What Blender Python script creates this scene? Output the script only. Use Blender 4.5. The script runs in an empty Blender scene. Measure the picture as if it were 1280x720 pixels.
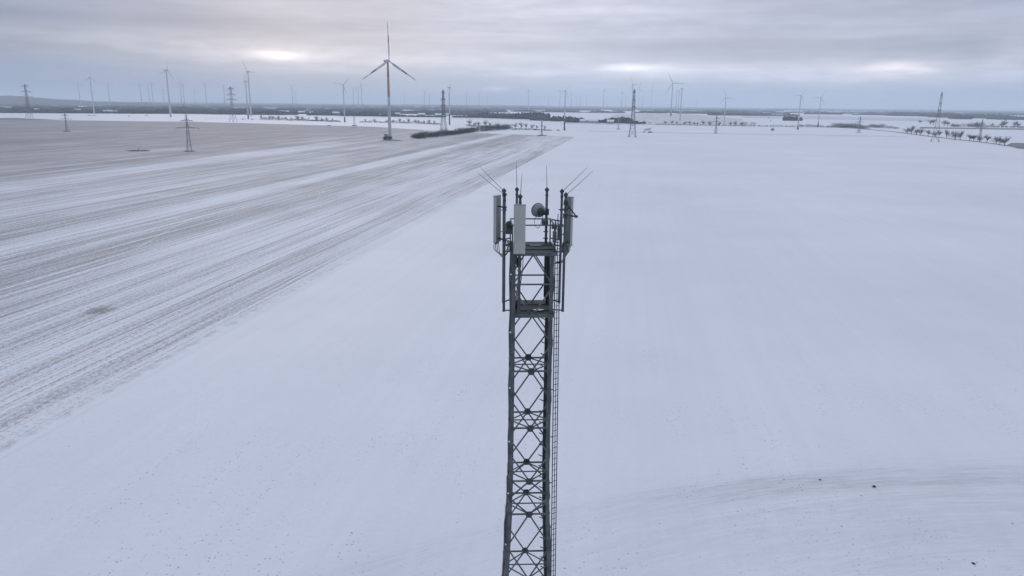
import bpy, math, random
from mathutils import Vector, Matrix, noise as mnoise
random.seed(11)
C = bpy.context.scene.collection
# ------------------------------------------------------------------ camera
FPX, CAMH = 914.0, 38.0
PITCH, ROLL = math.radians(14.07), math.radians(.55)
fw = Vector((0, math.cos(PITCH), -math.sin(PITCH))); up0 = Vector((0, math.sin(PITCH), math.cos(PITCH))); rt0 = Vector((1, 0, 0))
rt = rt0*math.cos(ROLL) + up0*math.sin(ROLL); up = up0*math.cos(ROLL) - rt0*math.sin(ROLL)
EYE = Vector((0, 0, CAMH))
cd = bpy.data.cameras.new('camera'); cam = bpy.data.objects.new('camera', cd); C.objects.link(cam)
cd.sensor_width = 36; cd.lens = 36*FPX/1280; cd.clip_start = .5; cd.clip_end = 90000
M = Matrix.Identity(4)
for i in range(3):
    M[i][0], M[i][1], M[i][2], M[i][3] = rt[i], up[i], -fw[i], EYE[i]
cam.matrix_world = M
bpy.context.scene.camera = cam
sc = bpy.context.scene
sc.view_settings.view_transform = 'Standard'; sc.view_settings.look = 'None'
sc.view_settings.exposure = 0.0; sc.view_settings.gamma = 1.0
sc.cycles.volume_bounces = 2

def ray(px, py): return fw + rt*((px-640)/FPX) + up*((360-py)/FPX)
def G(px, py, z=0.0):
    d = ray(px, py); t = (z-CAMH)/d.z; return EYE + d*t
def AT(px, py, Y):
    d = ray(px, py); return EYE + d*(Y/d.y)

# ------------------------------------------------------------------ node helper
class N:
    def __init__(s, nt): s.t = nt
    def new(s, typ, ins=(), **kw):
        n = s.t.nodes.new(typ)
        for k, v in kw.items(): setattr(n, k, v)
        for k, v in (ins.items() if isinstance(ins, dict) else enumerate(ins)):
            if v is None: continue
            if isinstance(v, bpy.types.NodeSocket): s.t.links.new(v, n.inputs[k])
            else: n.inputs[k].default_value = v
        return n
    def m(s, op, *a, clamp=False): return s.new('ShaderNodeMath', a, operation=op, use_clamp=clamp).outputs[0]
    def mix(s, f, a, b): return s.new('ShaderNodeMix', {0: f, 6: a, 7: b}, data_type='RGBA').outputs[2]
    def xyz(s, x, y, z=0.0): return s.new('ShaderNodeCombineXYZ', (x, y, z)).outputs[0]
    def noise(s, v, scale=1.0, det=3.0, rough=.5): return s.new('ShaderNodeTexNoise', {'Vector': v, 'Scale': scale, 'Detail': det, 'Roughness': rough}).outputs[0]
    def sstep(s, x, a, b): return s.new('ShaderNodeMapRange', {0: x, 1: a, 2: b, 3: 0.0, 4: 1.0}, interpolation_type='SMOOTHSTEP').outputs[0]
    def ramp(s, x, stops, interp='LINEAR'):
        n = s.new('ShaderNodeValToRGB', (x,)); r = n.color_ramp; r.interpolation = interp
        while len(r.elements) > 1: r.elements.remove(r.elements[0])
        for i, (p, c) in enumerate(stops):
            if not isinstance(c, (tuple, list)): c = (c, c, c)
            e = r.elements[0] if i == 0 else r.elements.new(p)
            e.position = p; e.color = (*c, 1)
        return n.outputs[0]

# ------------------------------------------------------------------ world: overcast sky over a Nishita sky
SUN_AZ, SUN_EL = math.radians(-17), math.radians(12)      # azimuth clockwise from +Y
w = bpy.data.worlds.new('World'); sc.world = w; w.use_nodes = True
nt = w.node_tree; nt.nodes.clear(); n = N(nt)
tc = n.new('ShaderNodeTexCoord').outputs['Generated']
sep = n.new('ShaderNodeSeparateXYZ', (tc,)).outputs
az = n.m('ARCTAN2', sep[0], sep[1]); el = n.m('ARCSINE', sep[2])
azd = n.m('MULTIPLY', az, 57.2958); eld = n.m('MULTIPLY', el, 57.2958)
sky = n.new('ShaderNodeTexSky', sky_type='NISHITA', sun_disc=False, sun_elevation=SUN_EL, sun_rotation=SUN_AZ, dust_density=3.0).outputs[0]
base = n.ramp(n.m('DIVIDE', eld, 90.0), [(0, (.43, .53, .71)), (.012, (.45, .545, .71)), (.028, (.53, .59, .72)), (.048, (.56, .59, .70)), (.066, (.515, .55, .68)), (.095, (.53, .56, .69)), (.16, (.66, .68, .78)), (.35, (.87, .91, 1.04)), (1, (1.0, 1.05, 1.20))])
azr = n.ramp(n.m('ADD', n.m('DIVIDE', azd, 120.0), .5), [(0, .70), (.20, .66), (.29, .74), (.38, .90), (.47, 1.04), (.56, 1.06), (.68, .98), (.78, .86), (1, .78)], 'EASE')
cool = n.mix(n.sstep(azr, .6, 1.0), (.84, .96, 1.10, 1), (1, 1, 1, 1))
v1 = n.xyz(n.m('MULTIPLY', azd, .035), n.m('MULTIPLY', eld, .42)); v2 = n.xyz(n.m('MULTIPLY', azd, .10), n.m('MULTIPLY', eld, 1.3), 4.0); v3 = n.xyz(n.m('MULTIPLY', azd, .38), n.m('MULTIPLY', eld, 1.6), 9.0)
warp = n.m('MULTIPLY', n.m('SUBTRACT', n.noise(v2, 1.3, 2), .5), .9)
v1w = n.new('ShaderNodeVectorMath', (v1, n.xyz(0.0, warp)), operation='ADD').outputs[0]
c1 = n.noise(v1w, 1.0, 4); c2 = n.noise(v2, 1.0, 4, .55); c3 = n.noise(v3, 1.0, 3)
lowfade = n.sstep(eld, .4, 3.0)
cl = n.m('ADD', n.m('MULTIPLY', n.m('SUBTRACT', c1, .5), .62), n.m('ADD', n.m('MULTIPLY', n.m('SUBTRACT', c2, .5), .34), n.m('MULTIPLY', n.m('SUBTRACT', c3, .5), .20)))
clf = n.m('ADD', 1.0, n.m('MULTIPLY', cl, n.m('ADD', n.m('MULTIPLY', lowfade, .8), .2)))
col = n.mix(n.m('MULTIPLY', n.sstep(c1, .40, .66), .4), base, n.new('ShaderNodeVectorMath', (base, (1.07, 1.0, .97)), operation='MULTIPLY').outputs[0])
fac = n.m('MULTIPLY', azr, clf)
col = n.new('ShaderNodeVectorMath', (col, cool), operation='MULTIPLY').outputs[0]
col = n.new('ShaderNodeVectorMath', {0: col, 3: fac}, operation='SCALE').outputs[0]
def skyang(px, py):
    d = ray(px, py).normalized(); return math.degrees(math.atan2(d.x, d.y)), math.degrees(math.asin(d.z))
glow = None   # thin places in the cloud where the low sun comes through
for px, py, sx, sy, amp, tint in [(352, 69, 24, 4.8, .48, (1, .88, .78)), (345, 68, 95, 13, .20, (1, .84, .78)), (793, 85, 26, 3.6, .40, (1, .90, .80)), (825, 89, 60, 6, .16, (1, .92, .88)),
                               (1125, 86, 34, 6, .34, (1, .80, .70)), (1110, 90, 110, 13, .17, (1, .80, .74)), (1270, 72, 30, 22, .12, (1, .82, .82)), (960, 93, 110, 7, .12, (1, .9, .88)),
                               (620, 111, 10, 1.8, .2, (1, .9, .88)), (560, 78, 140, 9, .10, (1, .88, .86)), (60, 48, 160, 10, .07, (1, .86, .86)), (665, 92, 40, 5, .10, (1, .9, .88)), (680, 10, 130, 22, .10, (1, 1, 1)), (900, 60, 300, 7, -.07, (1, .95, .9)), (120, 20, 200, 8, -.08, (1, 1, 1)), (230, 92, 230, 9, -.06, (1, .9, .8))]:
    a0, e0 = skyang(px, py); a1, _ = skyang(px+sx, py); _, e1 = skyang(px, py-sy)
    dx = n.m('DIVIDE', n.m('SUBTRACT', azd, a0), abs(a1-a0)); de = n.m('DIVIDE', n.m('ADD', n.m('SUBTRACT', eld, e0), n.m('MULTIPLY', n.m('SUBTRACT', c2, .5), .35*abs(e1-e0)/.5)), abs(e1-e0))
    g = n.m('EXPONENT', n.m('MULTIPLY', n.m('ADD', n.m('MULTIPLY', dx, dx), n.m('MULTIPLY', de, de)), -.5))
    g = n.m('MULTIPLY', g, n.m('MULTIPLY', amp, n.m('ADD', -.25, n.m('MULTIPLY', n.m('ADD', c3, n.m('MULTIPLY', c2, .6)), 1.6))))
    gv = n.new('ShaderNodeVectorMath', {0: tint, 3: g}, operation='SCALE').outputs[0]
    glow = gv if glow is None else n.new('ShaderNodeVectorMath', (glow, gv), operation='ADD').outputs[0]
col = n.new('ShaderNodeVectorMath', (col, glow), operation='ADD').outputs[0]
cloud = n.new('ShaderNodeVectorMath', {0: col, 3: 10.0}, operation='SCALE').outputs[0]     # the background strength is 0.1
cover = n.mix(.975, sky, cloud)
bg = n.new('ShaderNodeBackground', {0: cover, 1: .1})
n.new('ShaderNodeOutputWorld', {0: bg.outputs[0]})

# ------------------------------------------------------------------ sun behind the cloud
sl = bpy.data.lights.new('sun', 'SUN'); sl.energy = .5; sl.angle = math.radians(25); sl.color = (1, .90, .80)
so = bpy.data.objects.new('sun', sl); C.objects.link(so); so.location = (0, 0, 120)
sd = Vector((math.sin(SUN_AZ)*math.cos(SUN_EL), math.cos(SUN_AZ)*math.cos(SUN_EL), math.sin(SUN_EL)))
so.rotation_euler = sd.to_track_quat('Z', 'Y').to_euler()

# ------------------------------------------------------------------ materials
def mat(name, col=(.5, .5, .5), rough=.7, metal=0.0, var=0.0, vscale=3.0, col2=None, bump=0.0, vec='Object'):
    m = bpy.data.materials.new(name); m.use_nodes = True; t = m.node_tree; n = N(t); b = t.nodes['Principled BSDF']
    b.inputs['Roughness'].default_value = rough; b.inputs['Metallic'].default_value = metal
    v = n.new('ShaderNodeTexCoord').outputs[vec]
    nz = n.noise(v, vscale, 4, .6)
    c2 = col2 or tuple(min(1, c*(1+var)) for c in col)
    c1 = col if col2 else tuple(c*(1-var) for c in col)
    t.links.new(n.mix(n.sstep(nz, .35, .68), (*c1, 1), (*c2, 1)), b.inputs['Base Color'])
    if bump: t.links.new(n.new('ShaderNodeBump', {'Strength': bump, 'Height': nz}).outputs[0], b.inputs['Normal'])
    return m
steel = mat('galvanised_steel', (.062, .074, .080), .55, .3, .28, 1.7, col2=(.125, .135, .14))
steel_dark = mat('dark_steel', (.05, .055, .06), .6, .3, .3, 3)
grate = mat('platform_grating', (.026, .044, .046), .75, .1, .2, 6)
polem = mat('pole_steel', (.085, .09, .10), .5, .4, .2, 4)
panelm = mat('antenna_plastic', (.37, .38, .345), .5, 0, .06, 1.2)
panelb = mat('antenna_back', (.22, .24, .23), .55, .1, .08, 2)
boxm = mat('radio_unit_grey', (.22, .24, .25), .5, 0, .1, 4)
black = mat('black_cable', (.02, .02, .024), .5)
whitep = mat('white_fitting', (.75, .76, .78), .5)
snowpad = mat('lying_snow', (.78, .80, .84), .6, 0, .03)
turb = mat('turbine_grey', (.50, .52, .54), .5, 0, .05, .05)
turb_mid = mat('turbine_far_grey', (.36, .38, .41), .5, 0, .05, .05)
turb_dark = mat('turbine_tower_base', (.10, .115, .115), .6, 0, .15, .2)
red = mat('red_marking', (.28, .12, .11), .6, 0, .15, .5)
rust = mat('reddish_tower', (.40, .27, .24), .6, 0, .12, .15)
pyl = mat('pylon_steel', (.10, .115, .125), .6, .2, .2, .3)
pyl_m = mat('weathered_pylon_steel', (.15, .165, .175), .6, .2, .2, .3)
pyl_l = mat('light_pylon_steel', (.26, .27, .29), .6, .2, .1, .3)
bark = mat('bark', (.055, .045, .042), .9, 0, .3, 1.5)
twig = mat('bare_twigs', (.085, .066, .060), .9, 0, .35, .5)
twig2 = mat('frosted_twigs', (.17, .165, .17), .9, 0, .3, .5)
bushm = mat('bare_shrub_twigs', (.060, .055, .058), .9, 0, .35, .3)
grassm = mat('dry_grass', (.085, .08, .07), .95, 0, .3, .4)
forest = mat('wood_dark', (.028, .036, .042), .95, 0, .3, .02, col2=(.075, .085, .10), bump=.3)
evergreen = mat('wood_green', (.04, .055, .05), .95, 0, .3, .1)
roofm = mat('snowy_roof', (.74, .76, .80), .7, 0, .03)
wallm = mat('plaster_wall', (.38, .34, .30), .8, 0, .1, .2)
concrete = mat('concrete', (.32, .32, .31), .85, 0, .12, .5)

def dotn(n, P, v): return n.new('ShaderNodeVectorMath', (P, v), operation='DOT_PRODUCT').outputs['Value']
def addn(n, *a):
    r = a[0]
    for q in a[1:]: r = n.m('ADD', r, q)
    return r
ROW = math.radians(8.9)
AX, AV = (math.cos(ROW), -math.sin(ROW), 0), (math.sin(ROW), math.cos(ROW), 0)
def dev(n, x, k): return n.m('MULTIPLY', n.m('SUBTRACT', x, .5), k)

def snow_cover(n, P, u, v, dist):
    near = n.m('SUBTRACT', 1.0, n.sstep(dist, 90, 420)); near2 = n.m('SUBTRACT', 1.0, n.sstep(dist, 250, 1400))
    big = n.noise(P, .011, 4, .55); mid = n.noise(P, .06, 4, .6); fine = n.noise(P, 1.6, 3, .6)
    rows = n.noise(n.xyz(n.m('MULTIPLY', u, .55), n.m('MULTIPLY', v, .012)), 1.0, 3, .6)
    rows2 = n.noise(n.xyz(n.m('MULTIPLY', u, .09), n.m('MULTIPLY', v, .002)), 1.0, 3, .6)
    thin = addn(n, n.m('MULTIPLY', dev(n, big, .14), n.m('SUBTRACT', 1.0, n.sstep(dist, 200, 1200))), dev(n, mid, .08), n.m('MULTIPLY', dev(n, rows, .10), near2), n.m('MULTIPLY', dev(n, rows2, .10), near2), n.m('MULTIPLY', dev(n, fine, .10), near))
    return thin, big, mid, fine, rows
def snow_tone(n, big): return n.mix(n.sstep(big, .3, .7), (.74, .75, .795, 1), (.79, .79, .825, 1))
def snow_material():
    m = bpy.data.materials.new('snow_field'); m.use_nodes = True; t = m.node_tree; n = N(t); b = t.nodes['Principled BSDF']
    b.inputs['Roughness'].default_value = .62; b.inputs['IOR'].default_value = 1.31
    P = n.new('ShaderNodeTexCoord').outputs['Object']; s = n.new('ShaderNodeSeparateXYZ', (P,)).outputs
    u = dotn(n, P, AX); v = dotn(n, P, AV)
    dist = n.new('ShaderNodeVectorMath', (P,), operation='LENGTH').outputs['Value']
    thin, big, mid, fine, rows = snow_cover(n, P, u, v, dist)
    # bare stubble tips and clods poking through
    def specks(sc_, keep, size):
        vo = n.new('ShaderNodeTexVoronoi', {'Vector': P, 'Scale': sc_}, voronoi_dimensions='2D')
        rnd = n.new('ShaderNodeSeparateColor', (vo.outputs['Color'],)).outputs
        rad = n.m('MULTIPLY', rnd[1], size)
        return n.m('MULTIPLY', n.m('LESS_THAN', vo.outputs['Distance'], rad), n.m('GREATER_THAN', rnd[0], keep))
    dens = n.sstep(n.noise(P, .05, 3), .38, .62)
    sp = n.m('MULTIPLY', specks(.9, .90, .10), n.m('MULTIPLY', dens, .8))
    sp = n.m('MAXIMUM', sp, n.m('MULTIPLY', specks(2.3, .70, .24), n.m('MULTIPLY', dens, .7)))
    sp = n.m('MULTIPLY', sp, n.m('ADD', .45, n.m('MULTIPLY', n.sstep(n.noise(n.xyz(n.m('MULTIPLY', u, .30), n.m('MULTIPLY', v, .02)), 1.0, 3, .6), .45, .6), .75)))
    sp = n.m('MAXIMUM', sp, n.m('MULTIPLY', specks(.42, .90, .05), .8))
    sp = n.m('MULTIPLY', sp, n.m('SUBTRACT', 1.0, n.sstep(dist, 60, 260)))
    # curved sowing tracks
    arcs = None
    for cx, cy, R, wd, fr, k in [(53.3, -56.8, 128.0, 2.2, 3.2, .17), (53.3, -56.8, 124.0, 7.5, 2.6, .085), (51.3, -32.2, 99.3, .5, 4.5, .12), (51.3, -32.2, 96.6, .5, 4.5, .11), (51.3, -32.2, 92.0, 6.0, 3.0, .07)]:
        dx = n.m('SUBTRACT', s[0], cx); dy = n.m('SUBTRACT', s[1], cy)
        rr = n.m('SQRT', n.m('ADD', n.m('MULTIPLY', dx, dx), n.m('MULTIPLY', dy, dy))); aa = n.m('ARCTAN2', dx, dy)
        st = n.noise(n.xyz(n.m('MULTIPLY', rr, fr), n.m('MULTIPLY', aa, 22.0)), 1.0, 4, .7)
        st2 = n.noise(n.xyz(n.m('MULTIPLY', rr, .4), n.m('MULTIPLY', aa, 3.5), R), 1.0, 3, .6)
        d = n.m('ABSOLUTE', n.m('SUBTRACT', rr, R)); mk = n.m('SUBTRACT', 1.0, n.sstep(d, wd*.5, wd*1.5))
        q = n.m('MULTIPLY', n.m('MULTIPLY', mk, n.sstep(addn(n, n.m('MULTIPLY', st, .8), n.m('MULTIPLY', st2, .4)), .42, .78)), k*2.0)
        arcs = q if arcs is None else n.m('MAXIMUM', arcs, q)
    # pale wheel tracks of the same turn
    arcs = n.m('MULTIPLY', arcs, n.m('ADD', .35, n.m('MULTIPLY', n.sstep(s[0], 2, 30), .6)))
    cov = n.m('SUBTRACT', n.m('ADD', .93, thin), arcs, clamp=True)
    cov = n.m('SUBTRACT', cov, n.m('MULTIPLY', sp, .72), clamp=True)
    snowc = snow_tone(n, big)
    soilc = (.17, .165, .175, 1)
    t.links.new(n.mix(cov, soilc, snowc), b.inputs['Base Color'])
    bp = n.new('ShaderNodeBump', {'Strength': .4, 'Distance': .2, 'Height': addn(n, n.m('MULTIPLY', fine, .5), n.m('MULTIPLY', rows, .8), n.m('MULTIPLY', mid, 2.0))})
    t.links.new(bp.outputs[0], b.inputs['Normal'])
    return m

def stubble_material(name, ustops=None, base=.5, soil=(.25, .222, .225), contrast=1.0, edge=None):
    m = bpy.data.materials.new(name); m.use_nodes = True; t = m.node_tree; n = N(t); b = t.nodes['Principled BSDF']
    b.inputs['Roughness'].default_value = .75
    P = n.new('ShaderNodeTexCoord').outputs['Object']; u = dotn(n, P, AX); v = dotn(n, P, AV)
    wob = dev(n, n.noise(n.xyz(n.m('MULTIPLY', u, .03), n.m('MULTIPLY', v, .02)), 1.0, 3), 7.0)
    uw = n.m('ADD', u, n.m('MULTIPLY', wob, .22))
    def rn(fu, fv, det=3, off=0.0): return n.noise(n.xyz(n.m('MULTIPLY', uw, fu), n.m('MULTIPLY', v, fv), off), 1.0, det, .6)
    dist = n.new('ShaderNodeVectorMath', (P,), operation='LENGTH').outputs['Value']
    far = n.sstep(dist, 150, 900)
    a = rn(.012, .0010); bb = rn(.07, .003, 3, 3.0); c = rn(.35, .0022, 3, 7.0); d = rn(1.6, .012, 2, 9.0)
    patch = n.noise(P, .012, 4, .6); sp1 = n.noise(P, 1.3, 3, .7); sp2 = n.noise(P, 3.2, 2, .6)
    patch2 = n.noise(n.xyz(n.m('MULTIPLY', u, .05), n.m('MULTIPLY', v, .012), 5.0), 1.0, 4, .6)
    s = addn(n, dev(n, a, .4), dev(n, bb, .55), dev(n, c, .8), dev(n, patch, .6), dev(n, patch2, .4), dev(n, d, 1.35), dev(n, rn(.9, .003, 3, 13.0), 1.2), dev(n, rn(3.4, .03, 2, 17.0), .9),
             n.m('MULTIPLY', addn(n, dev(n, sp1, 1.3), dev(n, sp2, 1.1)), n.m('SUBTRACT', 1.0, n.m('MULTIPLY', far, .75))))
    s = n.m('MULTIPLY', s, contrast)
    if ustops:
        lo, hi = ustops[0][0], ustops[-1][0]
        bs = n.ramp(n.new('ShaderNodeMapRange', {0: uw, 1: lo, 2: hi, 3: 0.0, 4: 1.0}).outputs[0], [((q-lo)/(hi-lo), k) for q, k in ustops])
        s = n.m('ADD', s, bs)
        in_strip = n.m('MULTIPLY', n.sstep(uw, -296, -286), n.m('SUBTRACT', 1.0, n.sstep(uw, -266, -256)))
        s = n.m('SUBTRACT', s, n.m('MULTIPLY', n.m('MULTIPLY', in_strip, n.sstep(v, 620, 720)), .36))
        s = n.m('SUBTRACT', s, n.m('MULTIPLY', n.sstep(dist, 200, 1000), .10))
    else: s = n.m('ADD', s, base)
    if ustops:      # a bare patch of soil in the near field
        q = G(124, 388); dd = n.new('ShaderNodeVectorMath', (n.new('ShaderNodeVectorMath', (P, (q.x, q.y, 0)), operation='SUBTRACT').outputs[0],), operation='LENGTH').outputs['Value']
        s = n.m('SUBTRACT', s, n.m('MULTIPLY', n.m('SUBTRACT', 1.0, n.sstep(n.m('ADD', dd, addn(n, dev(n, patch2, 6.0), dev(n, n.noise(P, .8, 4, .7), 9.0))), .0, 4.0)), .55))
    f = n.sstep(s, .0, 1.0)
    if edge is not None:      # ragged snow at the right-hand border
        e = n.sstep(n.m('ADD', u, addn(n, dev(n, n.noise(P, .35, 4, .7), 5.0), dev(n, c, 2.5))), edge-1.5, edge+1.2)
        f = n.m('MAXIMUM', f, e)
    thin, big, mid, fine, rows = snow_cover(n, P, u, v, dist)
    f = n.m('MULTIPLY', f, n.m('ADD', .93, thin, clamp=True))
    col = n.mix(f, (*soil, 1), snow_tone(n, big))
    t.links.new(col, b.inputs['Base Color'])
    t.links.new(n.new('ShaderNodeBump', {'Strength': .35, 'Distance': .15, 'Height': addn(n, d, sp1)}).outputs[0], b.inputs['Normal'])
    return m

# ------------------------------------------------------------------ mesh helpers
def tag(o, label=None, cat=None, group=None, kind=None):
    for k, v in (('label', label), ('category', cat), ('group', group), ('kind', kind)):
        if v: o[k] = v
    return o
def thing(name, label, cat, loc=(0, 0, 0), rz=0, group=None):
    o = bpy.data.objects.new(name, None); C.objects.link(o); o.location = loc; o.rotation_euler = (0, 0, rz); o.empty_display_size = .1
    return tag(o, label, cat, group)
class MB:
    def __init__(s): s.v = []; s.f = []; s.mi = []
    def add(s, vs, fs, mi=0):
        k = len(s.v); s.v += [tuple(q) for q in vs]; s.f += [tuple(i+k for i in f) for f in fs]; s.mi += [mi]*len(fs); return s
    def beam(s, a, b, w=.06, h=None, mi=0, ref=(0, 0, 1)):
        a, b = Vector(a), Vector(b); h = h or w; d = (b-a).normalized(); r = Vector(ref)
        if abs(d.dot(r)) > .98: r = Vector((0, 1, 0))
        x = d.cross(r).normalized(); y = x.cross(d)
        q = [x*w/2+y*h/2, -x*w/2+y*h/2, -x*w/2-y*h/2, x*w/2-y*h/2]
        return s.add([a+c for c in q]+[b+c for c in q], [(3, 2, 1, 0), (4, 5, 6, 7)]+[(i, (i+1) % 4, 4+(i+1) % 4, 4+i) for i in range(4)], mi)
    def tube(s, pts, rad, k=8, mi=0, cap=True):
        pts = [Vector(p) for p in pts]; rad = rad if isinstance(rad, (list, tuple)) else [rad]*len(pts); vs = []; fs = []
        px = None
        for i, p in enumerate(pts):
            d = (pts[min(i+1, len(pts)-1)]-pts[max(i-1, 0)]).normalized()
            if px is None:
                r = Vector((0, 0, 1)) if abs(d.z) < .9 else Vector((0, 1, 0)); x = d.cross(r).normalized()
            else: x = (px-d*px.dot(d)).normalized()
            px = x; y = d.cross(x)
            for j in range(k):
                t = 2*math.pi*j/k; vs.append(p+(x*math.cos(t)+y*math.sin(t))*rad[i])
        for i in range(len(pts)-1):
            for j in range(k): fs.append((i*k+j, i*k+(j+1) % k, (i+1)*k+(j+1) % k, (i+1)*k+j))
        if cap: fs += [tuple(range(k-1, -1, -1)), tuple(range((len(pts)-1)*k, len(pts)*k))]
        return s.add(vs, fs, mi)
    def box(s, c, sx, sy, sz, rz=0, mi=0, top=1.0):
        c = Vector(c); vs = []
        for z, k in ((-1, 1), (1, top)):
            for x, y in ((-1, -1), (1, -1), (1, 1), (-1, 1)):
                X, Y = x*sx/2*k, y*sy/2*k; vs.append((c.x+X*math.cos(rz)-Y*math.sin(rz), c.y+X*math.sin(rz)+Y*math.cos(rz), c.z+z*sz/2))
        return s.add(vs, [(0, 3, 2, 1), (4, 5, 6, 7), (0, 1, 5, 4), (1, 2, 6, 5), (2, 3, 7, 6), (3, 0, 4, 7)], mi)
    def mesh(s, name, mats, smooth=False):
        me = bpy.data.meshes.new(name); me.from_pydata(s.v, [], s.f)
        for m in (mats if isinstance(mats, (list, tuple)) else [mats]): me.materials.append(m)
        if any(s.mi): me.polygons.foreach_set('material_index', s.mi)
        if smooth: me.polygons.foreach_set('use_smooth', [True]*len(s.f))
        me.update(); return me
    def build(s, name, mats, parent=None, smooth=False, bevel=0):
        o = bpy.data.objects.new(name, s.mesh(name, mats, smooth)); C.objects.link(o)
        if parent: o.parent = parent
        if bevel:
            b = o.modifiers.new('bevel', 'BEVEL'); b.width = bevel; b.segments = 2; b.limit_method = 'ANGLE'
        return o
def copy_tree(o, parent=None):
    c = o.copy(); C.objects.link(c); c.parent = parent
    for ch in [q for q in o.children]: copy_tree(ch, c)
    return c

# ------------------------------------------------------------------ the land
def disc(name, R, z, material, rings, seg=160):
    vs = [(0, 0, z)]; fs = []
    for r in rings:
        for j in range(seg): t = 2*math.pi*j/seg; vs.append((r*math.cos(t), r*math.sin(t), z))
    for j in range(seg): fs.append((0, 1+j, 1+(j+1) % seg))
    for i in range(len(rings)-1):
        for j in range(seg): a = 1+i*seg; b_ = a+seg; fs.append((a+j, b_+j, b_+(j+1) % seg, a+(j+1) % seg))
    return MB().add(vs, fs).build(name, material)
snow = snow_material()
tag(disc('ground', 30000, 0, snow, [60, 200, 600, 1500, 4000, 9000, 18000, 30000]), kind='structure')

def polyfield(name, pts, z, material):
    P = [G(*p) if len(p) == 2 else Vector(p) for p in pts]
    o = MB().add([(p.x, p.y, z) for p in P], [tuple(range(len(P)))]).build(name, material)
    return tag(o, kind='structure')
us = [(-1500, .30), (-900, .22), (-420, .26), (-330, .36), (-300, .40), (-288, .72), (-266, .80), (-258, .45), (-215, .60), (-185, .42), (-170, .34), (-166, .86), (-157, .90), (-153, .50), (-140, .46), (-128, .42), (-122, .62), (-112, .60), (-104, .76), (-95, .62), (-90, .80), (-84, .64), (-78, .58), (-66, .60)]
stub = stubble_material('stubble_rows_under_snow', us, edge=-68.6)
E0 = Vector(AV); e0 = Vector(AX)*-66.0
def uv(u, v): return tuple(Vector(AX)*u + Vector(AV)*v)
gl = [(-300, 146), (0, 149.5), (120, 150.8), (240, 152.3), (330, 154.6), (470, 158.6), (560, 164.3), (620, 167.3), (676, 169.0), (718.5, 171.3)]
fieldpts = [G(*p) for p in gl] + [Vector(uv(-66, 0)), Vector(uv(-66, -120)), Vector(uv(-1500, -120))]
polyfield('stubble_field', [tuple(p) for p in fieldpts], .012, stub)
# far field patches: the crop shows through the snow
farmat = stubble_material('thin_snow_on_winter_crop', None, .62, (.20, .19, .19), .7)
farmat2 = stubble_material('ploughed_soil', None, .12, (.13, .12, .125), .6)
for k, (pts, mm) in enumerate([([(742, 155.5), (930, 156.5), (928, 148.5), (860, 142.5), (770, 143)], farmat), ([(930, 147.5), (1175, 152.3), (1160, 148), (1010, 144.5), (925, 144)], farmat),
                           ([(1264, 178.6), (1330, 180.0), (1330, 191), (1272, 185.6), (1258, 181.8)], farmat2), ([(1150, 160.6), (1330, 163.0), (1330, 161.2), (1150, 159.0)], farmat2),
                           ([(-40, 147.9), (20, 147.5), (48, 148.7), (75, 150.0), (-40, 150.0)], farmat2), ([(440, 139), (620, 140.5), (620, 138.6), (450, 137.6)], farmat)]):
    polyfield('field', pts, .08 if k < 2 else .12, mm)
def strip(name, pts, wpx, z, material):
    vs = []; fs = []
    P = [G(*p) for p in pts]
    for i, p in enumerate(P):
        d = (P[min(i+1, len(P)-1)]-P[max(i-1, 0)]); nn = Vector((-d.y, d.x, 0)).normalized(); ww = wpx[i] if isinstance(wpx, (list, tuple)) else wpx
        vs += [(p.x-nn.x*ww/2, p.y-nn.y*ww/2, z), (p.x+nn.x*ww/2, p.y+nn.y*ww/2, z)]
    for i in range(len(P)-1): fs.append((2*i, 2*i+2, 2*i+3, 2*i+1))
    return tag(MB().add(vs, fs).build(name, material), kind='structure')
verge = stubble_material('dead_grass_verge', None, .05, (.085, .08, .075), .5)
track_m = stubble_material('packed_snow_track', None, .72, (.23, .20, .205), .8)
verge_pale = stubble_material('snowy_grass_margin', None, .42, (.13, .125, .12), 1.1)
asphalt = stubble_material('wet_asphalt', None, .02, (.06, .06, .065), .3)
strip('path', [(1062, 158.2), (1085, 161.8), (1120, 165), (1160, 170.3), (1200, 174.8), (1240, 179.3), (1285, 186.2), (1330, 193)], [9, 9, 8, 7, 6, 5, 4.5, 4.5], .16, verge)
strip('road', [(1140, 158.6), (1180, 159.6), (1230, 160.6), (1340, 162.2)], 16, .18, asphalt)
strip('field_margin', [(735, 163.8), (800, 165.3), (850, 166.4), (900, 167.2), (950, 167.9), (1010, 168.6), (1060, 169.6), (1110, 170.6), (1135, 171.4)], 7, .15, verge_pale)
strip('road', [(700, 154.4), (760, 154.9), (830, 156.0), (930, 157.2), (1000, 158.8), (1062, 159.6)], 9, .17, verge)
strip('field_margin', [(0, 141.3), (100, 142.0), (200, 142.3), (330, 144.2), (480, 146.9), (640, 149.3), (700, 152.0)], 16, .14, verge)
strip('field_margin', [(255, 148.0), (300, 148.6), (330, 148.8)], 12, .15, verge_pale)

for pts_ in ([(292, 261.5), (262, 268), (231, 277), (205, 291), (172, 310)], [(396, 238), (402, 243), (396, 249), (388, 252)], [(404, 238), (398, 246)], [(520, 194), (512, 198), (506, 203)], [(560, 196), (553, 199), (556, 202)], [(566, 248), (562, 254), (566, 258)], [(232, 236), (246, 235.5), (241, 238), (226, 238.5)]):
    strip('tyre_track', pts_, .55, .03, track_m)
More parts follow.
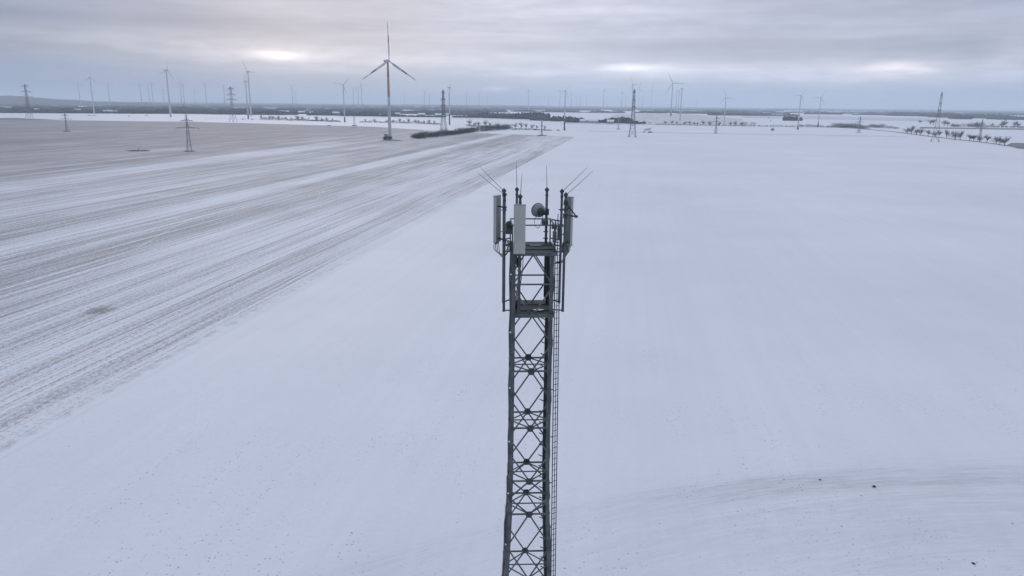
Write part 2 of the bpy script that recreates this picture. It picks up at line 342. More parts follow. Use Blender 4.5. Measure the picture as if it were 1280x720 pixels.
# hills on the left skyline
def hills():
    mb = MB(); nx, ny = 90, 10; vs = []; fs = []
    for j in range(ny):
        for i in range(nx):
            s_ = i/(nx-1); px = -160+s_*840; D = 5200+j*250
            d = ray(px, 130); x = d.x/d.y*D
            env = math.sin(math.pi*j/(ny-1))
            prof = 66*math.exp(-((px+10)/110)**2)+14*math.exp(-((px-165)/90)**2)+8
            h = env*(prof + 10*(mnoise.noise(Vector((i*.35, j*.5, 2)))) )
            vs.append((x, D, h-1))
    for j in range(ny-1):
        for i in range(nx-1): a = j*nx+i; fs.append((a, a+1, a+nx+1, a+nx))
    o = mb.add(vs, fs).build('hills', forest, smooth=True); tag(o, kind='structure')
hills()

# ------------------------------------------------------------------ vegetation
def ico():
    t = (1+5**.5)/2; v = [(-1, t, 0), (1, t, 0), (-1, -t, 0), (1, -t, 0), (0, -1, t), (0, 1, t), (0, -1, -t), (0, 1, -t), (t, 0, -1), (t, 0, 1), (-t, 0, -1), (-t, 0, 1)]
    f = [(0, 11, 5), (0, 5, 1), (0, 1, 7), (0, 7, 10), (0, 10, 11), (1, 5, 9), (5, 11, 4), (11, 10, 2), (10, 7, 6), (7, 1, 8), (3, 9, 4), (3, 4, 2), (3, 2, 6), (3, 6, 8), (3, 8, 9), (4, 9, 5), (2, 4, 11), (6, 2, 10), (8, 6, 7), (9, 8, 1)]
    return [Vector(q).normalized() for q in v], f
IV, IF = ico()
def blob(mb, c, r, h):
    a = random.random()*6.3; ca, sa = math.cos(a), math.sin(a)
    vs = []
    for q in IV:
        k = random.uniform(.72, 1.2); x, y = (q.x*ca-q.y*sa)*r*k, (q.x*sa+q.y*ca)*r*k
        vs.append((c[0]+x, c[1]+y, max(-.5, h*(.45+.55*q.z*k))))
    mb.add(vs, IF)
def twigs(mb, cx, cy, cz, rx, ry, rz, n_, ln, wd, shape=None, upw=.6):
    for _ in range(n_):
        while True:
            p = Vector((random.uniform(-1, 1), random.uniform(-1, 1), random.uniform(-1, 1)))
            if .2 < p.length < 1: break
        if shape and not shape(p): continue
        c = Vector((cx+p.x*rx, cy+p.y*ry, cz+p.z*rz))
        d = (Vector((p.x, p.y, p.z*.6+upw))+Vector((random.gauss(0, .5), random.gauss(0, .5), random.gauss(0, .4)))).normalized()
        L = ln*random.uniform(.5, 1.3); s_ = d.cross(Vector((random.gauss(0, 1), random.gauss(0, 1), random.gauss(0, 1)))).normalized()*wd*random.uniform(.5, 1.2)
        mb.add([c-d*L/2-s_/2, c-d*L/2+s_/2, c+d*L/2+s_*.2, c+d*L/2-s_*.2], [(0, 1, 2, 3)])
def make_tree_meshes(seed, crown_mat, wide=1.0, n_=520, cone=False):
    """unit-ish tree 10 m tall: (trunk mesh, crown mesh)"""
    random.seed(seed)
    tr = MB(); lean = random.uniform(-.4, .4)
    tr.tube([(0, 0, -.2), (lean*.3, 0, 2.2), (lean*.7, .1, 4.5), (lean, 0, 8.2)], [.32, .24, .16, .04], 6)
    cr = MB(); lobes = []
    for k in range(9 if not cone else 5):
        a = k*2.4+random.uniform(-.4, .4); z0 = random.uniform(1.4, 4.6); r_ = random.uniform(1.3, 3.5)*wide; z1 = z0+random.uniform(1.6, 4.0)
        e = (math.cos(a)*r_, math.sin(a)*r_, z1); m_ = (math.cos(a)*r_*.5, math.sin(a)*r_*.5, z0+(z1-z0)*.6)
        tr.tube([(lean*.5, 0, z0), m_, e], [.12, .08, .03], 4)
        for q in range(3):
            b = a+random.uniform(-.9, .9); L = random.uniform(.8, 1.7)
            tr.tube([m_ if q == 0 else e, (e[0]+math.cos(b)*L, e[1]+math.sin(b)*L, e[2]+random.uniform(.2, 1.4))], [.045, .02], 3)
        lobes.append((e, random.uniform(.7, 1.5)*wide)); lobes.append((m_, 1.0*wide))
    lobes.append(((lean, 0, 7.7), 1.7*wide)); lobes.append(((lean*.5, 0, 5.2), 2.0*wide)); lobes.append(((lean*.5, 0, 3.6), 1.5*wide))
    for (e, r_) in lobes: twigs(cr, e[0], e[1], e[2], r_, r_, r_*1.05, n_//len(lobes), 1.1, .10)
    return tr.mesh('trunk', bark), cr.mesh('crown', crown_mat)
TREES = [make_tree_meshes(s, twig, w_, 900) for s, w_ in ((1, 1.0), (2, 1.2), (3, .95), (4, 1.2), (8, 1.1), (9, 1.35))]
FROST = [make_tree_meshes(s, twig2, w_, 700) for s, w_ in ((5, .9), (6, 1.0), (7, .75))]
random.seed(5)
ORD = ['first', 'second', 'third', 'fourth', 'fifth', 'sixth', 'seventh', 'eighth', 'ninth', 'tenth', 'eleventh', 'twelfth', 'thirteenth', 'fourteenth', 'fifteenth', 'sixteenth', 'seventeenth', 'eighteenth', 'nineteenth', 'twentieth',
       'twenty-first', 'twenty-second', 'twenty-third', 'twenty-fourth', 'twenty-fifth', 'twenty-sixth', 'twenty-seventh', 'twenty-eighth', 'twenty-ninth', 'thirtieth', 'thirty-first', 'thirty-second', 'thirty-third', 'thirty-fourth', 'thirty-fifth', 'thirty-sixth', 'thirty-seventh', 'thirty-eighth', 'thirty-ninth', 'fortieth']
def tree(px, py, hpx, label, group, pool=TREES, wide=1.0, name='bare_tree'):
    g = G(px, py); sc_ = hpx*g.y/FPX/9.6*1.02
    t = thing(name, label, 'tree', (g.x, g.y, 0), random.uniform(0, 6.28), group); kx = random.uniform(.9, 1.45); t.scale = (sc_*wide*kx, sc_*wide*kx, sc_*random.uniform(.85, 1.1))
    a, b = random.choice(pool)
    for me, nm in ((a, 'trunk'), (b, 'crown')):
        o = bpy.data.objects.new(nm, me); C.objects.link(o); o.parent = t
    return t
def row(lst, text, group, pool=TREES, wide=1.0):
    for i, (px, py, h) in enumerate(sorted(lst)):
        tree(px, py, h, '%s, %s from the left' % (text, ORD[i]), group, pool, wide)
row([(1134, 167.2, 8), (1139, 167.8, 10), (1145.5, 168.4, 9), (1150.5, 169, 9.5), (1160, 170.2, 9.5), (1168.5, 171.2, 9), (1173.5, 171.6, 9), (1183, 172.8, 10), (1193.5, 174.6, 12), (1200, 175.2, 11),
     (1212, 176.2, 10), (1217, 176.6, 9.5), (1224.5, 177.2, 9.5), (1233.5, 178.8, 12), (1245, 180.4, 11.5), (1249.5, 181.2, 10), (1255.5, 182.4, 12.5)], 'dark bare tree of the right-hand roadside avenue', 'trees of the right-hand avenue', wide=1.0)
row([(831.5, 155.6, 5.5), (840, 155.8, 5), (846, 155.9, 4), (856, 156.2, 5), (861.5, 156.3, 5), (867.5, 156.4, 4.5), (872, 156.5, 4.5), (878.5, 156.6, 6.5), (887, 156.8, 5.5), (899, 157, 5), (913, 157.2, 5), (919, 157.3, 6), (927, 157.4, 4.5)],
    'small bare tree in the line along middle road', 'line of small trees along the middle road')
row([(587, 157, 8), (594, 157.4, 5.5), (598, 157.6, 6.5), (607, 158.6, 8.5), (612.5, 158.8, 6), (622, 159.4, 6.5), (644, 160.6, 7.5), (651.5, 161, 8.5), (657.5, 161.2, 7.5), (665, 161.8, 7), (671, 162, 5.5), (681, 162.6, 5.5)],
    'bare grey tree in the scrub left of mast top', 'grey trees behind the dark hedges', FROST+TREES[:1])
row([(484, 153.2, 4), (492, 153.4, 4), (500, 153.6, 5.5), (505, 153.8, 4), (511, 153.9, 6.5), (519, 154.2, 5.5), (523, 154.3, 4.5), (530, 154.6, 4.5), (536.5, 154.8, 6), (543, 155, 5), (456.5, 152.6, 4.5), (468, 152.8, 5)],
    'small frosted tree behind the big red-banded turbine', 'small trees by the foreground turbine', FROST)
row([(328+i*7.3+random.uniform(-2, 2), 149.3+i*.19, random.uniform(3.5, 5.5)) for i in range(13)] + [(372, 150.2, 6.5), (396, 150.8, 6)], 'little grey tree in the thicket left of slim turbine', 'small trees in the left thicket', FROST+TREES[:1])
row([(1180, 157.6, 9), (1184, 158, 8), (1221, 158.8, 8), (1227, 158.6, 5.5), (1252, 158.8, 7), (1254.5, 159, 8.5), (1268, 159.4, 8.5), (1272, 159.4, 7), (1150, 154, 4.5), (1163, 155.5, 7), (1166.5, 156, 8), (1240, 158.9, 5)],
    'dark rounded tree behind the far grey road on the right', 'trees behind the far right road')
tree(960.6, 148, 2, 'tiny solitary tree on the pale field left of the square copse', None)
tree(963.2, 151.5, 1.8, 'tiny bush-like tree at the road just above the black bush', None)

def shrubbery(name, pts, hpx, depth, label, cat, m=bushm, dens=1.0, group=None, tw=(1.5, .16), var=.45):
    """a ragged hedge following ground pixels; real height from its distance"""
    P = [G(*p) for p in pts]; o0 = P[0].copy(); L = sum((P[i+1]-P[i]).length for i in range(len(P)-1)); mb = MB()
    cnt = max(3, int(L/4.0))
    for k in range(cnt):
        s_ = L*k/cnt+random.uniform(-1.5, 1.5); s_ = max(0, min(L, s_)); i = 0; q = s_
        while i < len(P)-2 and q > (P[i+1]-P[i]).length: q -= (P[i+1]-P[i]).length; i += 1
        d = (P[i+1]-P[i]); p = P[i]+d*(min(1, q/d.length)); hp = hpx[i]+(hpx[i+1]-hpx[i])*min(1, q/d.length) if isinstance(hpx, (list, tuple)) else hpx
        H = hp*p.y/FPX*(1-var*.55+var*1.1*(mnoise.noise(Vector((p.x*.06, p.y*.06, 5)))+.35))*random.uniform(.75, 1.15); nn = Vector((-d.y, d.x, 0)).normalized()
        for r_ in range(max(1, int(depth/4))):
            off = nn*(r_*4.0+random.uniform(-1, 1)); c = p+off-o0
            twigs(mb, c.x, c.y, H*.44, 2.6, 2.6, H*.5, int(85*dens), tw[0], tw[1], upw=.9)
    o = mb.build(name, m); o.location = (o0.x, o0.y, 0); tag(o, label, cat, group); return o
shrubbery('hedge', [(517.5, 172.2), (523, 173.4), (545, 171.4), (575, 167.8), (598, 164.6)], [5, 8, 8.5, 8, 7], 12, 'long dark bare hedge slanting up right of the big turbine foot, at the lattice pylon', 'hedge', dens=1.5)
shrubbery('hedge', [(599.5, 164.6), (606, 164.4), (625, 162.8), (640, 161.4)], [6, 8, 8.5, 7.5], 14, 'shorter dark dense hedge right behind the end of the long hedge', 'hedge', dens=1.5)
shrubbery('hedge', [(641, 162.4), (660, 162.4), (690, 163.4)], [2.5, 2.2, 1.2], 8, 'low thin hedge tapering out to the right under the grey trees', 'hedge', dens=.8)
shrubbery('hedge', [(326, 149.8), (370, 150.8), (424, 152.4)], [3.4, 3.8, 2.0], 14, 'low dark thicket strip on the snow left of the slim turbine', 'hedge', dens=.8, var=.7)
shrubbery('hedge', [(450, 152.9), (480, 153.5), (520, 154.6), (550, 155.8)], [2.6, 3.0, 3.4, 1.6], 10, 'low dark brush strip behind the big red-banded turbine', 'hedge', dens=.8, var=.7)
shrubbery('hedge', [(583, 157.8), (612, 159.8), (640, 160.6)], [3.5, 3.0, 2.0], 10, 'grey brush line behind the two dark hedges', 'hedge', twig2, .7)
shrubbery('hedge', [(1000, 158.8), (1030, 159.2), (1060, 160.2)], [4, 3.6, 3.5], 14, 'dark brush line along the middle road left of the farm thicket', 'hedge', dens=.8)
shrubbery('hedge', [(1085, 158.9), (1100, 160.2), (1122, 161.0)], [4.5, 5, 2], 12, 'dark scrub clump where the avenue path meets the middle road', 'hedge', dens=.8)
shrubbery('thicket', [(1038, 158.8), (1052, 159.6), (1066, 160.8), (1078, 161.6)], [6.5, 6.5, 7, 4], 20, 'broad mixed thicket beside the middle road near the right turbines', 'thicket', dens=.8)
shrubbery('hedge', [(1190, 158.8), (1212, 159), (1240, 159.2), (1290, 160)], [4, 5, 3, 3], 14, 'long low hedge behind the far grey road on the right', 'hedge', dens=.8)
shrubbery('hedge', [(820, 156.2), (880, 157.2), (930, 158.0), (1000, 159)], [2.4, 2.2, 2.6, 3.2], 9, 'thin low hedge at the foot of the line of small trees', 'hedge', dens=.5)
shrubbery('thicket', [(929, 156.8), (936, 156.8), (942, 157)], [5.5, 7, 4], 16, 'pale green-grey rounded thicket on the middle road', 'thicket', twig2, .9)
shrubbery('bush', [(811, 154.5), (815.5, 154.6)], [2.2, 2], 6, 'small dark bush pair at the right end of the village trees', 'bush', dens=.6)
shrubbery('bush', [(965, 163.6), (967.4, 163.6)], [3.2, 3], 4, 'small black bush alone on the snow under a post', 'bush', dens=1.8, tw=(1.1, .2))
shrubbery('bush', [(810, 166), (813, 166.1), (816, 166.1)], [2.6, 3.2, 1.5], 4, 'tangled bush beside the fallen tree on the snow', 'bush', dens=.8)
shrubbery('bush', [(485.5, 174.6), (490, 174.8)], [6.2, 5.5], 6, 'dense dark bush hiding the foot of the big red-banded turbine', 'bush', dens=2.0, tw=(1.1, .2))
shrubbery('bush', [(481, 174.6), (482.6, 174.6)], [5, 3.5], 3, 'small dark bush in front of the grey transformer box', 'bush', dens=1.2)
for px, py, l in ((161, 145.6, 'by the left edge turbine'), (182.5, 144.9, 'on the snow left of the tall white turbine'), (315, 149.5, 'right of the paired turbines'), (303, 149.6, 'left of the paired turbines'), (697, 163.2, 'left of the dark turbine base behind the mast')):
    shrubbery('bush', [(px, py), (px+1.6, py)], [1.5, 1.3], 5, 'tiny dark bush ' + l, 'bush', dens=.6)

# fallen / leaning bare tree at (805..815, 160..166)
a = G(803.5, 166.0); ft = thing('leaning_tree', 'crooked bare tree leaning far to the right on open snow, right of the central pylon', 'tree', (a.x, a.y, 0))
mb = MB(); s_ = a.y/FPX
mb.tube([(0, 0, 0), (3*s_, 0, 2.6*s_), (7*s_, .5, 4.2*s_), (11*s_, 0, 6.2*s_)], [.45, .35, .25, .12], 6)
for q in range(7): mb.tube([((2+q*1.3)*s_, 0, (1.8+q*.6)*s_), ((1+q*1.8)*s_, random.uniform(-2, 2), (4.2+q*.5)*s_)], [.14, .05], 4)
mb.build('trunk', bark, ft)
mb = MB(); twigs(mb, 6*s_, 0, 4.2*s_, 5*s_, 3, 1.8*s_, 260, 1.4, .14); mb.build('crown', twig, ft)

# dry grass islands under the small pylons
def island(px0, px1, py, label, hpx=1.1, dens=1.0):
    a, b_ = G(px0, py), G(px1, py); c = (a+b_)/2; r_ = (b_-a).length/2; ry = r_*.75; mb = MB(); vs = [(0, 0, .5)]; fs = []
    for j in range(28):
        t = 2*math.pi*j/28; k = random.uniform(.85, 1.1); vs.append((math.cos(t)*r_*k, math.sin(t)*ry*k, .1))
    fs = [(0, 1+j, 1+(j+1) % 28) for j in range(28)]; mb.add(vs, fs)
    H = hpx*c.y/FPX
    for _ in range(int(420*dens)):
        t = random.random()*6.283; q = math.sqrt(random.random())*.97; x, y = math.cos(t)*r_*q, math.sin(t)*ry*q
        h = H*random.uniform(.4, 1.2); dx = random.uniform(-.3, .3); mb.add([(x-.09, y, .05), (x+.09, y, .05), (x+dx, y+random.uniform(-.3, .3), h)], [(0, 1, 2)])
    o = mb.build('grass_patch', grassm); o.location = (c.x, c.y, 0); tag(o, label, 'grass patch')
island(158.5, 188, 188.6, 'long dark island of dry grass with a post, in the left stubble field', .9, 1.3)
island(229, 244.5, 189.2, 'dark grass patch round the feet of the nearest small pylon', .7)
island(78, 89, 164.4, 'dark grass patch under the left small pylon', .7)
island(439.5, 446.5, 157.4, 'grass patch under the small pylon left of the big turbine', .9)
island(671, 684, 169.6, 'dark grass patch under the pale pylon at the field end', 1.0)
island(108.5, 121, 144.6, 'dark grass strip beside the foot of the leftmost turbine', .7, .5)
island(770.5, 775.5, 161.6, 'grass tuft under the small post left of the central pylon', .8, .5)
island(476, 503, 175.3, 'dark weedy turning pad round the foot of the big red-banded turbine', .5, .8)
island(1070, 1076, 165.6, 'grass patch under the tiny pylon right of the thicket', .6, .5)
island(409, 414, 157.6, 'dark weed tuft at the far edge of the stubble field', 1.2, .5)
a = G(173.3, 188.2); mb = MB(); mb.tube([(0, 0, 0), (0, 0, 2.6)], .12, 8); mb.tube([(0, 0, 2.6), (0, 0, 2.75)], [.17, .05], 8); mb.beam((-.35, 0, 2.3), (.35, 0, 2.3), .08)
o = mb.build('marker_post', bark); o.location = (a.x, a.y, .2); tag(o, 'short wooden post standing on the dark grass island', 'post')
a = G(966, 162.6); mb = MB(); mb.tube([(0, 0, 0), (0, 0, 10)], [.16, .11], 8); mb.beam((-.8, 0, 9.3), (.8, 0, 9.3), .14); mb.tube([(0, 0, 10), (0, 0, 10.3)], [.14, .04], 8)
o = mb.build('wooden_pole', bark); o.location = (a.x, a.y, 0); tag(o, 'thin line pole rising from the small black bush', 'pole')

# ---- far woods and belts (nobody could count these trees)
def belt(pxa, pya, pxb, pyb, hm, depth, mb, step=9.0, ragged=.5, gap=-.28):
    A, B = G(pxa, pya), G(pxb, pyb); d = B-A; L = d.length; nn = Vector((-d.y, d.x, 0)).normalized()
    if nn.y < 0: nn = -nn
    d.normalize(); k = 0
    while k < L:
        p = A+d*k
        if mnoise.noise(Vector((p.x*.008, p.y*.008, 3))) > gap:
            hh = hm*(1-ragged*.5+ragged*mnoise.noise(Vector((p.x*.012, p.y*.012, 1))))
            q = 0
            while q < depth:
                blob(mb, (p.x+nn.x*q+random.uniform(-3, 3), p.y+nn.y*q+random.uniform(-3, 3)), step*.62*random.uniform(.8, 1.3), hh*random.uniform(.65, 1.15)); q += step*1.1
        k += step*random.uniform(.7, 1.1)
random.seed(21)
woods = MB()
for a_ in [(-60, 141.0, 60, 141.3, 10, 25), (60, 141.4, 150, 141.9, 10, 25), (150, 142.0, 215, 142.2, 15, 50), (215, 142.0, 262, 142.6, 11, 30), (262, 142.8, 330, 143.6, 9, 20), (155, 137, 330, 138.5, 15, 60), (-60, 138.6, 120, 139, 8, 15), (20, 136.5, 170, 137, 9, 15), (330, 140, 480, 141.2, 8, 15), (350, 142.4, 460, 143.2, 9, 20), (480, 143.2, 640, 144.8, 9, 25), (450, 141.5, 600, 142.6, 8, 12),
          (330, 143.5, 460, 145.0, 9, 40), (400, 144.8, 470, 145.4, 14, 50), (470, 145.6, 600, 147.4, 9, 30), (600, 147.5, 665, 149.2, 20, 90), (665, 150.5, 700, 151.6, 11, 60), (675, 150.6, 694, 151.4, 18, 40),
          (700, 153.0, 770, 153.8, 11, 30), (708, 153.0, 724, 153.4, 19, 30), (755, 153.6, 790, 154.2, 15, 40), (764, 153.8, 784, 154.2, 19, 40), (782, 154.4, 800, 154.9, 8, 20)]:
    belt(*a_, woods, step=7.5)
tag(woods.build('woodland', forest), 'dark leafless tree belts edging the snow beyond the stubble field', 'woodland', kind='stuff')
woods = MB()
for a_ in [(895, 144.3, 1000, 145.0, 15, 80), (905, 141.4, 1130, 144.4, 14, 120), (1090, 144.2, 1290, 148.6, 19, 160), (1200, 149.0, 1300, 150.2, 15, 120), (1160, 146.6, 1230, 148.2, 14, 80), (740, 141.0, 900, 142.4, 12, 50), (640, 139.6, 740, 141.0, 12, 50)]:
    belt(*a_, woods, step=11, ragged=.7)
tag(woods.build('woodland', forest), 'hazy blue-grey tree belts beyond the pale fields on the right', 'woodland', kind='stuff')
cop = MB(); belt(978.5, 150.8, 1001.5, 151.2, 13.5, 40, cop, step=5.0, ragged=.3, gap=-9)
tag(cop.build('copse', forest), 'dense square dark copse standing alone on the snow left of the right turbines', 'copse', kind='stuff')
# distant forest patches: lumpy blocks with real height and depth
def patch(mb, cx, cy, lx, ly, h, rot):
    nx, ny = max(5, int(lx/22)), max(3, int(ly/60)); vs = []; fs = []; ca, sa = math.cos(rot), math.sin(rot)
    for j in range(ny+1):
        for i in range(nx+1):
            a_, b_ = i/nx*2-1, j/ny*2-1; edge = i in (0, nx) or j in (0, ny)
            jx, jy = random.uniform(-.5, .5)*lx/nx, random.uniform(-.5, .5)*ly/ny
            w_ = math.sqrt(max(.25, 1-.6*a_*a_)); X = a_*lx/2+jx; Y = b_*ly/2*w_+jy
            vs.append((cx+X*ca-Y*sa, cy+X*sa+Y*ca, -.5 if edge else h*random.uniform(.6, 1.2)))
    for j in range(ny):
        for i in range(nx): a_ = j*(nx+1)+i; fs.append((a_, a_+1, a_+nx+2, a_+nx+1))
    # steep edges
    mb.add(vs, fs)
far = MB(); random.seed(8)
for _ in range(700):       # small woods and long tree lines between snowy fields
    px = random.uniform(-60, 1340); t_ = random.random()
    if t_ < .40: dp = random.uniform(2.6, 5.0)
    elif t_ < .65: dp = random.uniform(5.0, 8.6)
    else: dp = random.uniform(8.6, 14.5)
    if px > 860 and dp > 7.0: continue
    if px > 620 and dp > 9.0: continue
    if px > 330 and dp > 12.5: continue
    if 7.0 < dp < 8.6 and px > 300 and random.random() < .6: continue
    D = CAMH*FPX/dp; d = ray(px, 131); x = d.x/d.y*D
    line = random.random() < .5
    if line: lx, ly, h = random.uniform(120, 600)*(D/5000)**.5, random.uniform(12, 25), random.uniform(7, 11)
    elif D < 4100: lx, ly, h = random.uniform(30, 160), random.uniform(15, 40), random.uniform(7, 11)
    else: lx, ly, h = random.uniform(70, 320)*(D/6000)**.7, random.uniform(30, 70), random.uniform(7, 12)
    patch(far, x, D, lx, ly, h, random.uniform(-.25, .25))
for _ in range(110):    # the closed dark rim of forest on the horizon
    D = random.uniform(9500, 24000); px = random.uniform(-80, 1360); d = ray(px, 131)
    patch(far, d.x/d.y*D, D, random.uniform(900, 3000), random.uniform(300, 900), random.uniform(12, 24), random.uniform(-.1, .1))
tag(far.build('forest', forest), 'distant patchwork of dark woods reaching to the hazy horizon', 'forest', kind='stuff')

# ---- far village houses with snowy roofs
def house_mesh(L, W, H, R):
    mb = MB(); mb.box((0, 0, H/2), L, W, H, 0, 0)
    wall = mb.mesh('wall', wallm)
    r_ = MB(); o_ = .5
    r_.add([(-L/2-o_, -W/2-o_, H), (L/2+o_, -W/2-o_, H), (L/2+o_, W/2+o_, H), (-L/2-o_, W/2+o_, H), (-L/2-o_, 0, H+R), (L/2+o_, 0, H+R)], [(0, 1, 5, 4), (2, 3, 4, 5), (0, 4, 3), (1, 2, 5), (3, 2, 1, 0)])
    return wall, r_.mesh('roof', roofm)
HM = [house_mesh(14, 9, 4.5, 4), house_mesh(22, 11, 5, 4.5), house_mesh(34, 14, 6, 4)]
hs = [(18, 139.5), (27, 140), (47, 139), (97, 139.6), (132, 141.2), (137, 141.2), (352, 141.5), (359, 141.2), (377, 142), (383, 141), (389, 142.4), (420, 143), (445, 143.6), (470, 143.8), (497, 144), (527, 145), (548, 145.6), (560, 145),
      (729, 153.6), (741, 153.9), (763, 154.6), (1194, 158.2), (1217, 158.4), (1196, 145), (1066, 140.6), (1081, 141), (1096, 141.4), (1101, 141.4)]
for i, (px, py) in enumerate(sorted(hs)):
    g = G(px, py); t = thing('village_house', 'small far house with snow-covered roof, %s from the left' % ORD[i], 'house', (g.x, g.y, 0), random.uniform(-.5, .5), 'far houses with snowy roofs')
    a_ = HM[2] if px > 1060 and py < 150 else random.choice(HM[:2])
    for me, nm in zip(a_, ('wall', 'roof')): o = bpy.data.objects.new(nm, me); C.objects.link(o); o.parent = t

# ------------------------------------------------------------------ wind turbines
def turbine(px, py, hpx, hpy, Lpx, phase, yaw, label, style='plain', H=None, group=None, darkbase=0.0, scale=1.0, detail=True):
    """base pixel, hub pixel; Lpx blade length in pixels; yaw = direction the rotor faces (0 = towards the camera); phase of the first blade, clockwise from up"""
    if H is None: g = G(px, py)
    else:
        h0 = 131-2.6+(px-487)*.0096 if False else None
        hy = 124.77+(px/1280)*12.29; D = (H-CAMH)*FPX/max(2, hy-hpy)/1.03; d = ray(px, hy); g = Vector((d.x/d.y*D, D, 0))
    hub = AT(px, hpy, g.y).z; L = Lpx*g.y/FPX*1.0/.985
    t = thing('wind_turbine', label, 'wind turbine', (g.x, g.y, 0), yaw, group)
    rb, rt_ = 2.3*hub/95*scale, 1.25*hub/95*scale; big = style == 'banded'; tm = turb if (detail or big) else turb_mid
    tw = MB(); zs = [0, hub*.12, hub*.3, hub*.55, hub*.62, hub*.8, hub-1.6]
    for i in range(len(zs)-1):
        ra = [rb+(rt_-rb)*(z/hub)**.9 for z in (zs[i], zs[i+1])]
        mi = 1 if (big and zs[i] > hub*.5) else (2 if darkbase and zs[i] < hub*darkbase else 0)
        tw.tube([(0, 0, zs[i]), (0, 0, zs[i+1])], ra, 20, mi, cap=(i == len(zs)-2))
    tw.build('tower', [tm, rust, turb_dark], t, True)
    nc = MB(); k = hub/95*scale
    nc.tube([(0, -2.2*k, hub), (0, -1*k, hub), (0, 3*k, hub), (0, (7.5 if style == 'banded' else 4.6)*k, hub+.2*k), (0, (9.2 if style == 'banded' else 5.6)*k, hub+.3*k)], [1.5*k, 2.0*k, 2.1*k, 1.7*k, .9*k], 14); nc.build('nacelle', tm, t, True)
    hb = MB(); hb.tube([(0, -2.0*k, hub), (0, -3.4*k, hub), (0, -4.8*k, hub), (0, -5.4*k, hub)], [1.5*k, 1.6*k, 1.0*k, .2*k], 12); hb.build('hub', tm, t, True)
    for b_ in range(3):
        th = phase+b_*2*math.pi/3; bl = MB(); sx, sz = math.sin(th), math.cos(th)
        segs = [(.0, 1.0, 1.0), (.06, 1.2, .9), (.18, 2.6, .75), (.32, 2.3, .55), (.46, 1.9, .42), (.65, 1.4, .28), (.84, .95, .18), (1.0, .35, .08)]
        vs = []; fs = []; mis = []
        for (f_, ch, th_) in segs:
            ch *= L/38*scale; th_ *= L/38*scale*(1.0 if big else 1.7); r_ = 1.0*k+f_*L
            cx, cz = sx*r_, hub+cz0 if False else hub+sz*r_
            tx, tz = sz, -sx     # chord direction in the rotor plane
            tws = .9-.8*f_       # twist out of the plane
            ux, uy, uz = tx*math.cos(tws*.5), math.sin(tws*.5), tz*math.cos(tws*.5)
            c0 = Vector((cx, -3.3*k, cz)); cu = Vector((ux, uy, uz)); nn = Vector((sx, 0, sz)).cross(cu).normalized()
            for q1, q2 in ((-.35, 0), (-.1, .5), (.65, 0), (-.1, -.5)): vs.append(c0+cu*ch*q1+nn*th_*q2)
        for i in range(len(segs)-1):
            mi = 1 if big and (i == 4 or i == 6) else 0
            for j in range(4): fs.append((i*4+j, i*4+(j+1) % 4, i*4+4+(j+1) % 4, i*4+4+j)); mis.append(mi)
        fs += [(3, 2, 1, 0), tuple(range(len(vs)-4, len(vs)))]; mis += [0, 1 if big else 0]
        bl.v = [tuple(v) for v in vs]; bl.f = fs; bl.mi = mis
        bl.build('blade', [tm, red], t, False)
    if darkbase or big:
        db = MB(); db.box((rb+.25, -rb*.2, 1.6), .3, 1.2, 2.4); db.build('door', turb_dark, t)
    return t
R_ = math.radians
big = turbine(487.6, 174.0, 485, 76.3, 42.5, R_(-1), R_(42), 'largest and nearest wind turbine, reddish upper tower and red-banded blades', 'banded', scale=.95)
TG = 'wind turbines on the plain'
for a_ in [
  (118, 142.6, 116, 97, 12, R_(6), R_(75), 'slim white wind turbine nearest the left edge, rotor seen edge-on', 0),
  (213.5, 146.2, 208, 88, 16, R_(12), R_(80), 'tall white wind turbine with a thick tower, second from the left', 0),
  (314, 145.2, 311, 89.5, 15.5, R_(-25), R_(-30), 'taller of two overlapping white turbines, blade pointing right', 0),
  (310.5, 148.8, 306.5, 101.5, 11, R_(0), R_(82), 'shorter of two overlapping white turbines, standing just in front', .04),
  (431, 152.6, 429.5, 106, 12, R_(42), R_(25), 'slender turbine between the left thicket and the big turbine, blade raised right', .12),
  (562, 156.0, 562, 109.5, 12, R_(2), R_(78), 'turbine with dark tower foot just right of the dark pylon', .14),
  (660.5, 139.3, 660.8, 113, 8, R_(0), R_(55), 'small grey turbine left of the mast antennas', 0),
  (705.4, 163.0, 707.5, 114, 9.5, R_(33), R_(20), 'turbine with a dark tower foot right of the mast antennas', .17),
  (754, 139.6, 755.8, 113, 8, R_(100), R_(50), 'grey turbine alone midway between mast and central pylon', 0),
  (789.5, 145, 791.7, 105.5, 9, R_(92), R_(15), 'taller turbine standing directly behind the central pylon', 0),
  (798, 135.5, 799, 110.5, 10.5, R_(10), R_(-15), 'shorter turbine just right behind the central pylon', 0),
  (814, 135.5, 815.6, 112.8, 9, R_(140), R_(-60), 'thin grey turbine right of the central pylon', 0),
  (838.5, 145.0, 841.2, 103.8, 15, R_(92), R_(-20), 'tall turbine with dark foot and a blade held level to the right', .12),
  (850, 151, 853.8, 111, 9, R_(5), R_(80), 'slim turbine just right of the tall level-bladed one', 0),
  (904.8, 157.0, 907.3, 121.5, 11, R_(-20), R_(-8), 'turbine behind the middle road line with a blade to the right', 0),
  (997, 162.0, 1002, 119.8, 10.5, R_(33), R_(10), 'left one of the two turbines near the square copse', .12),
  (1022.5, 157.5, 1026.5, 122, 11, R_(30), R_(10), 'right one of the two turbines near the square copse', .10)]:
    turbine(*a_[:7], a_[7], darkbase=a_[8], group=TG, scale=.85)
FG = 'faint far wind turbines'
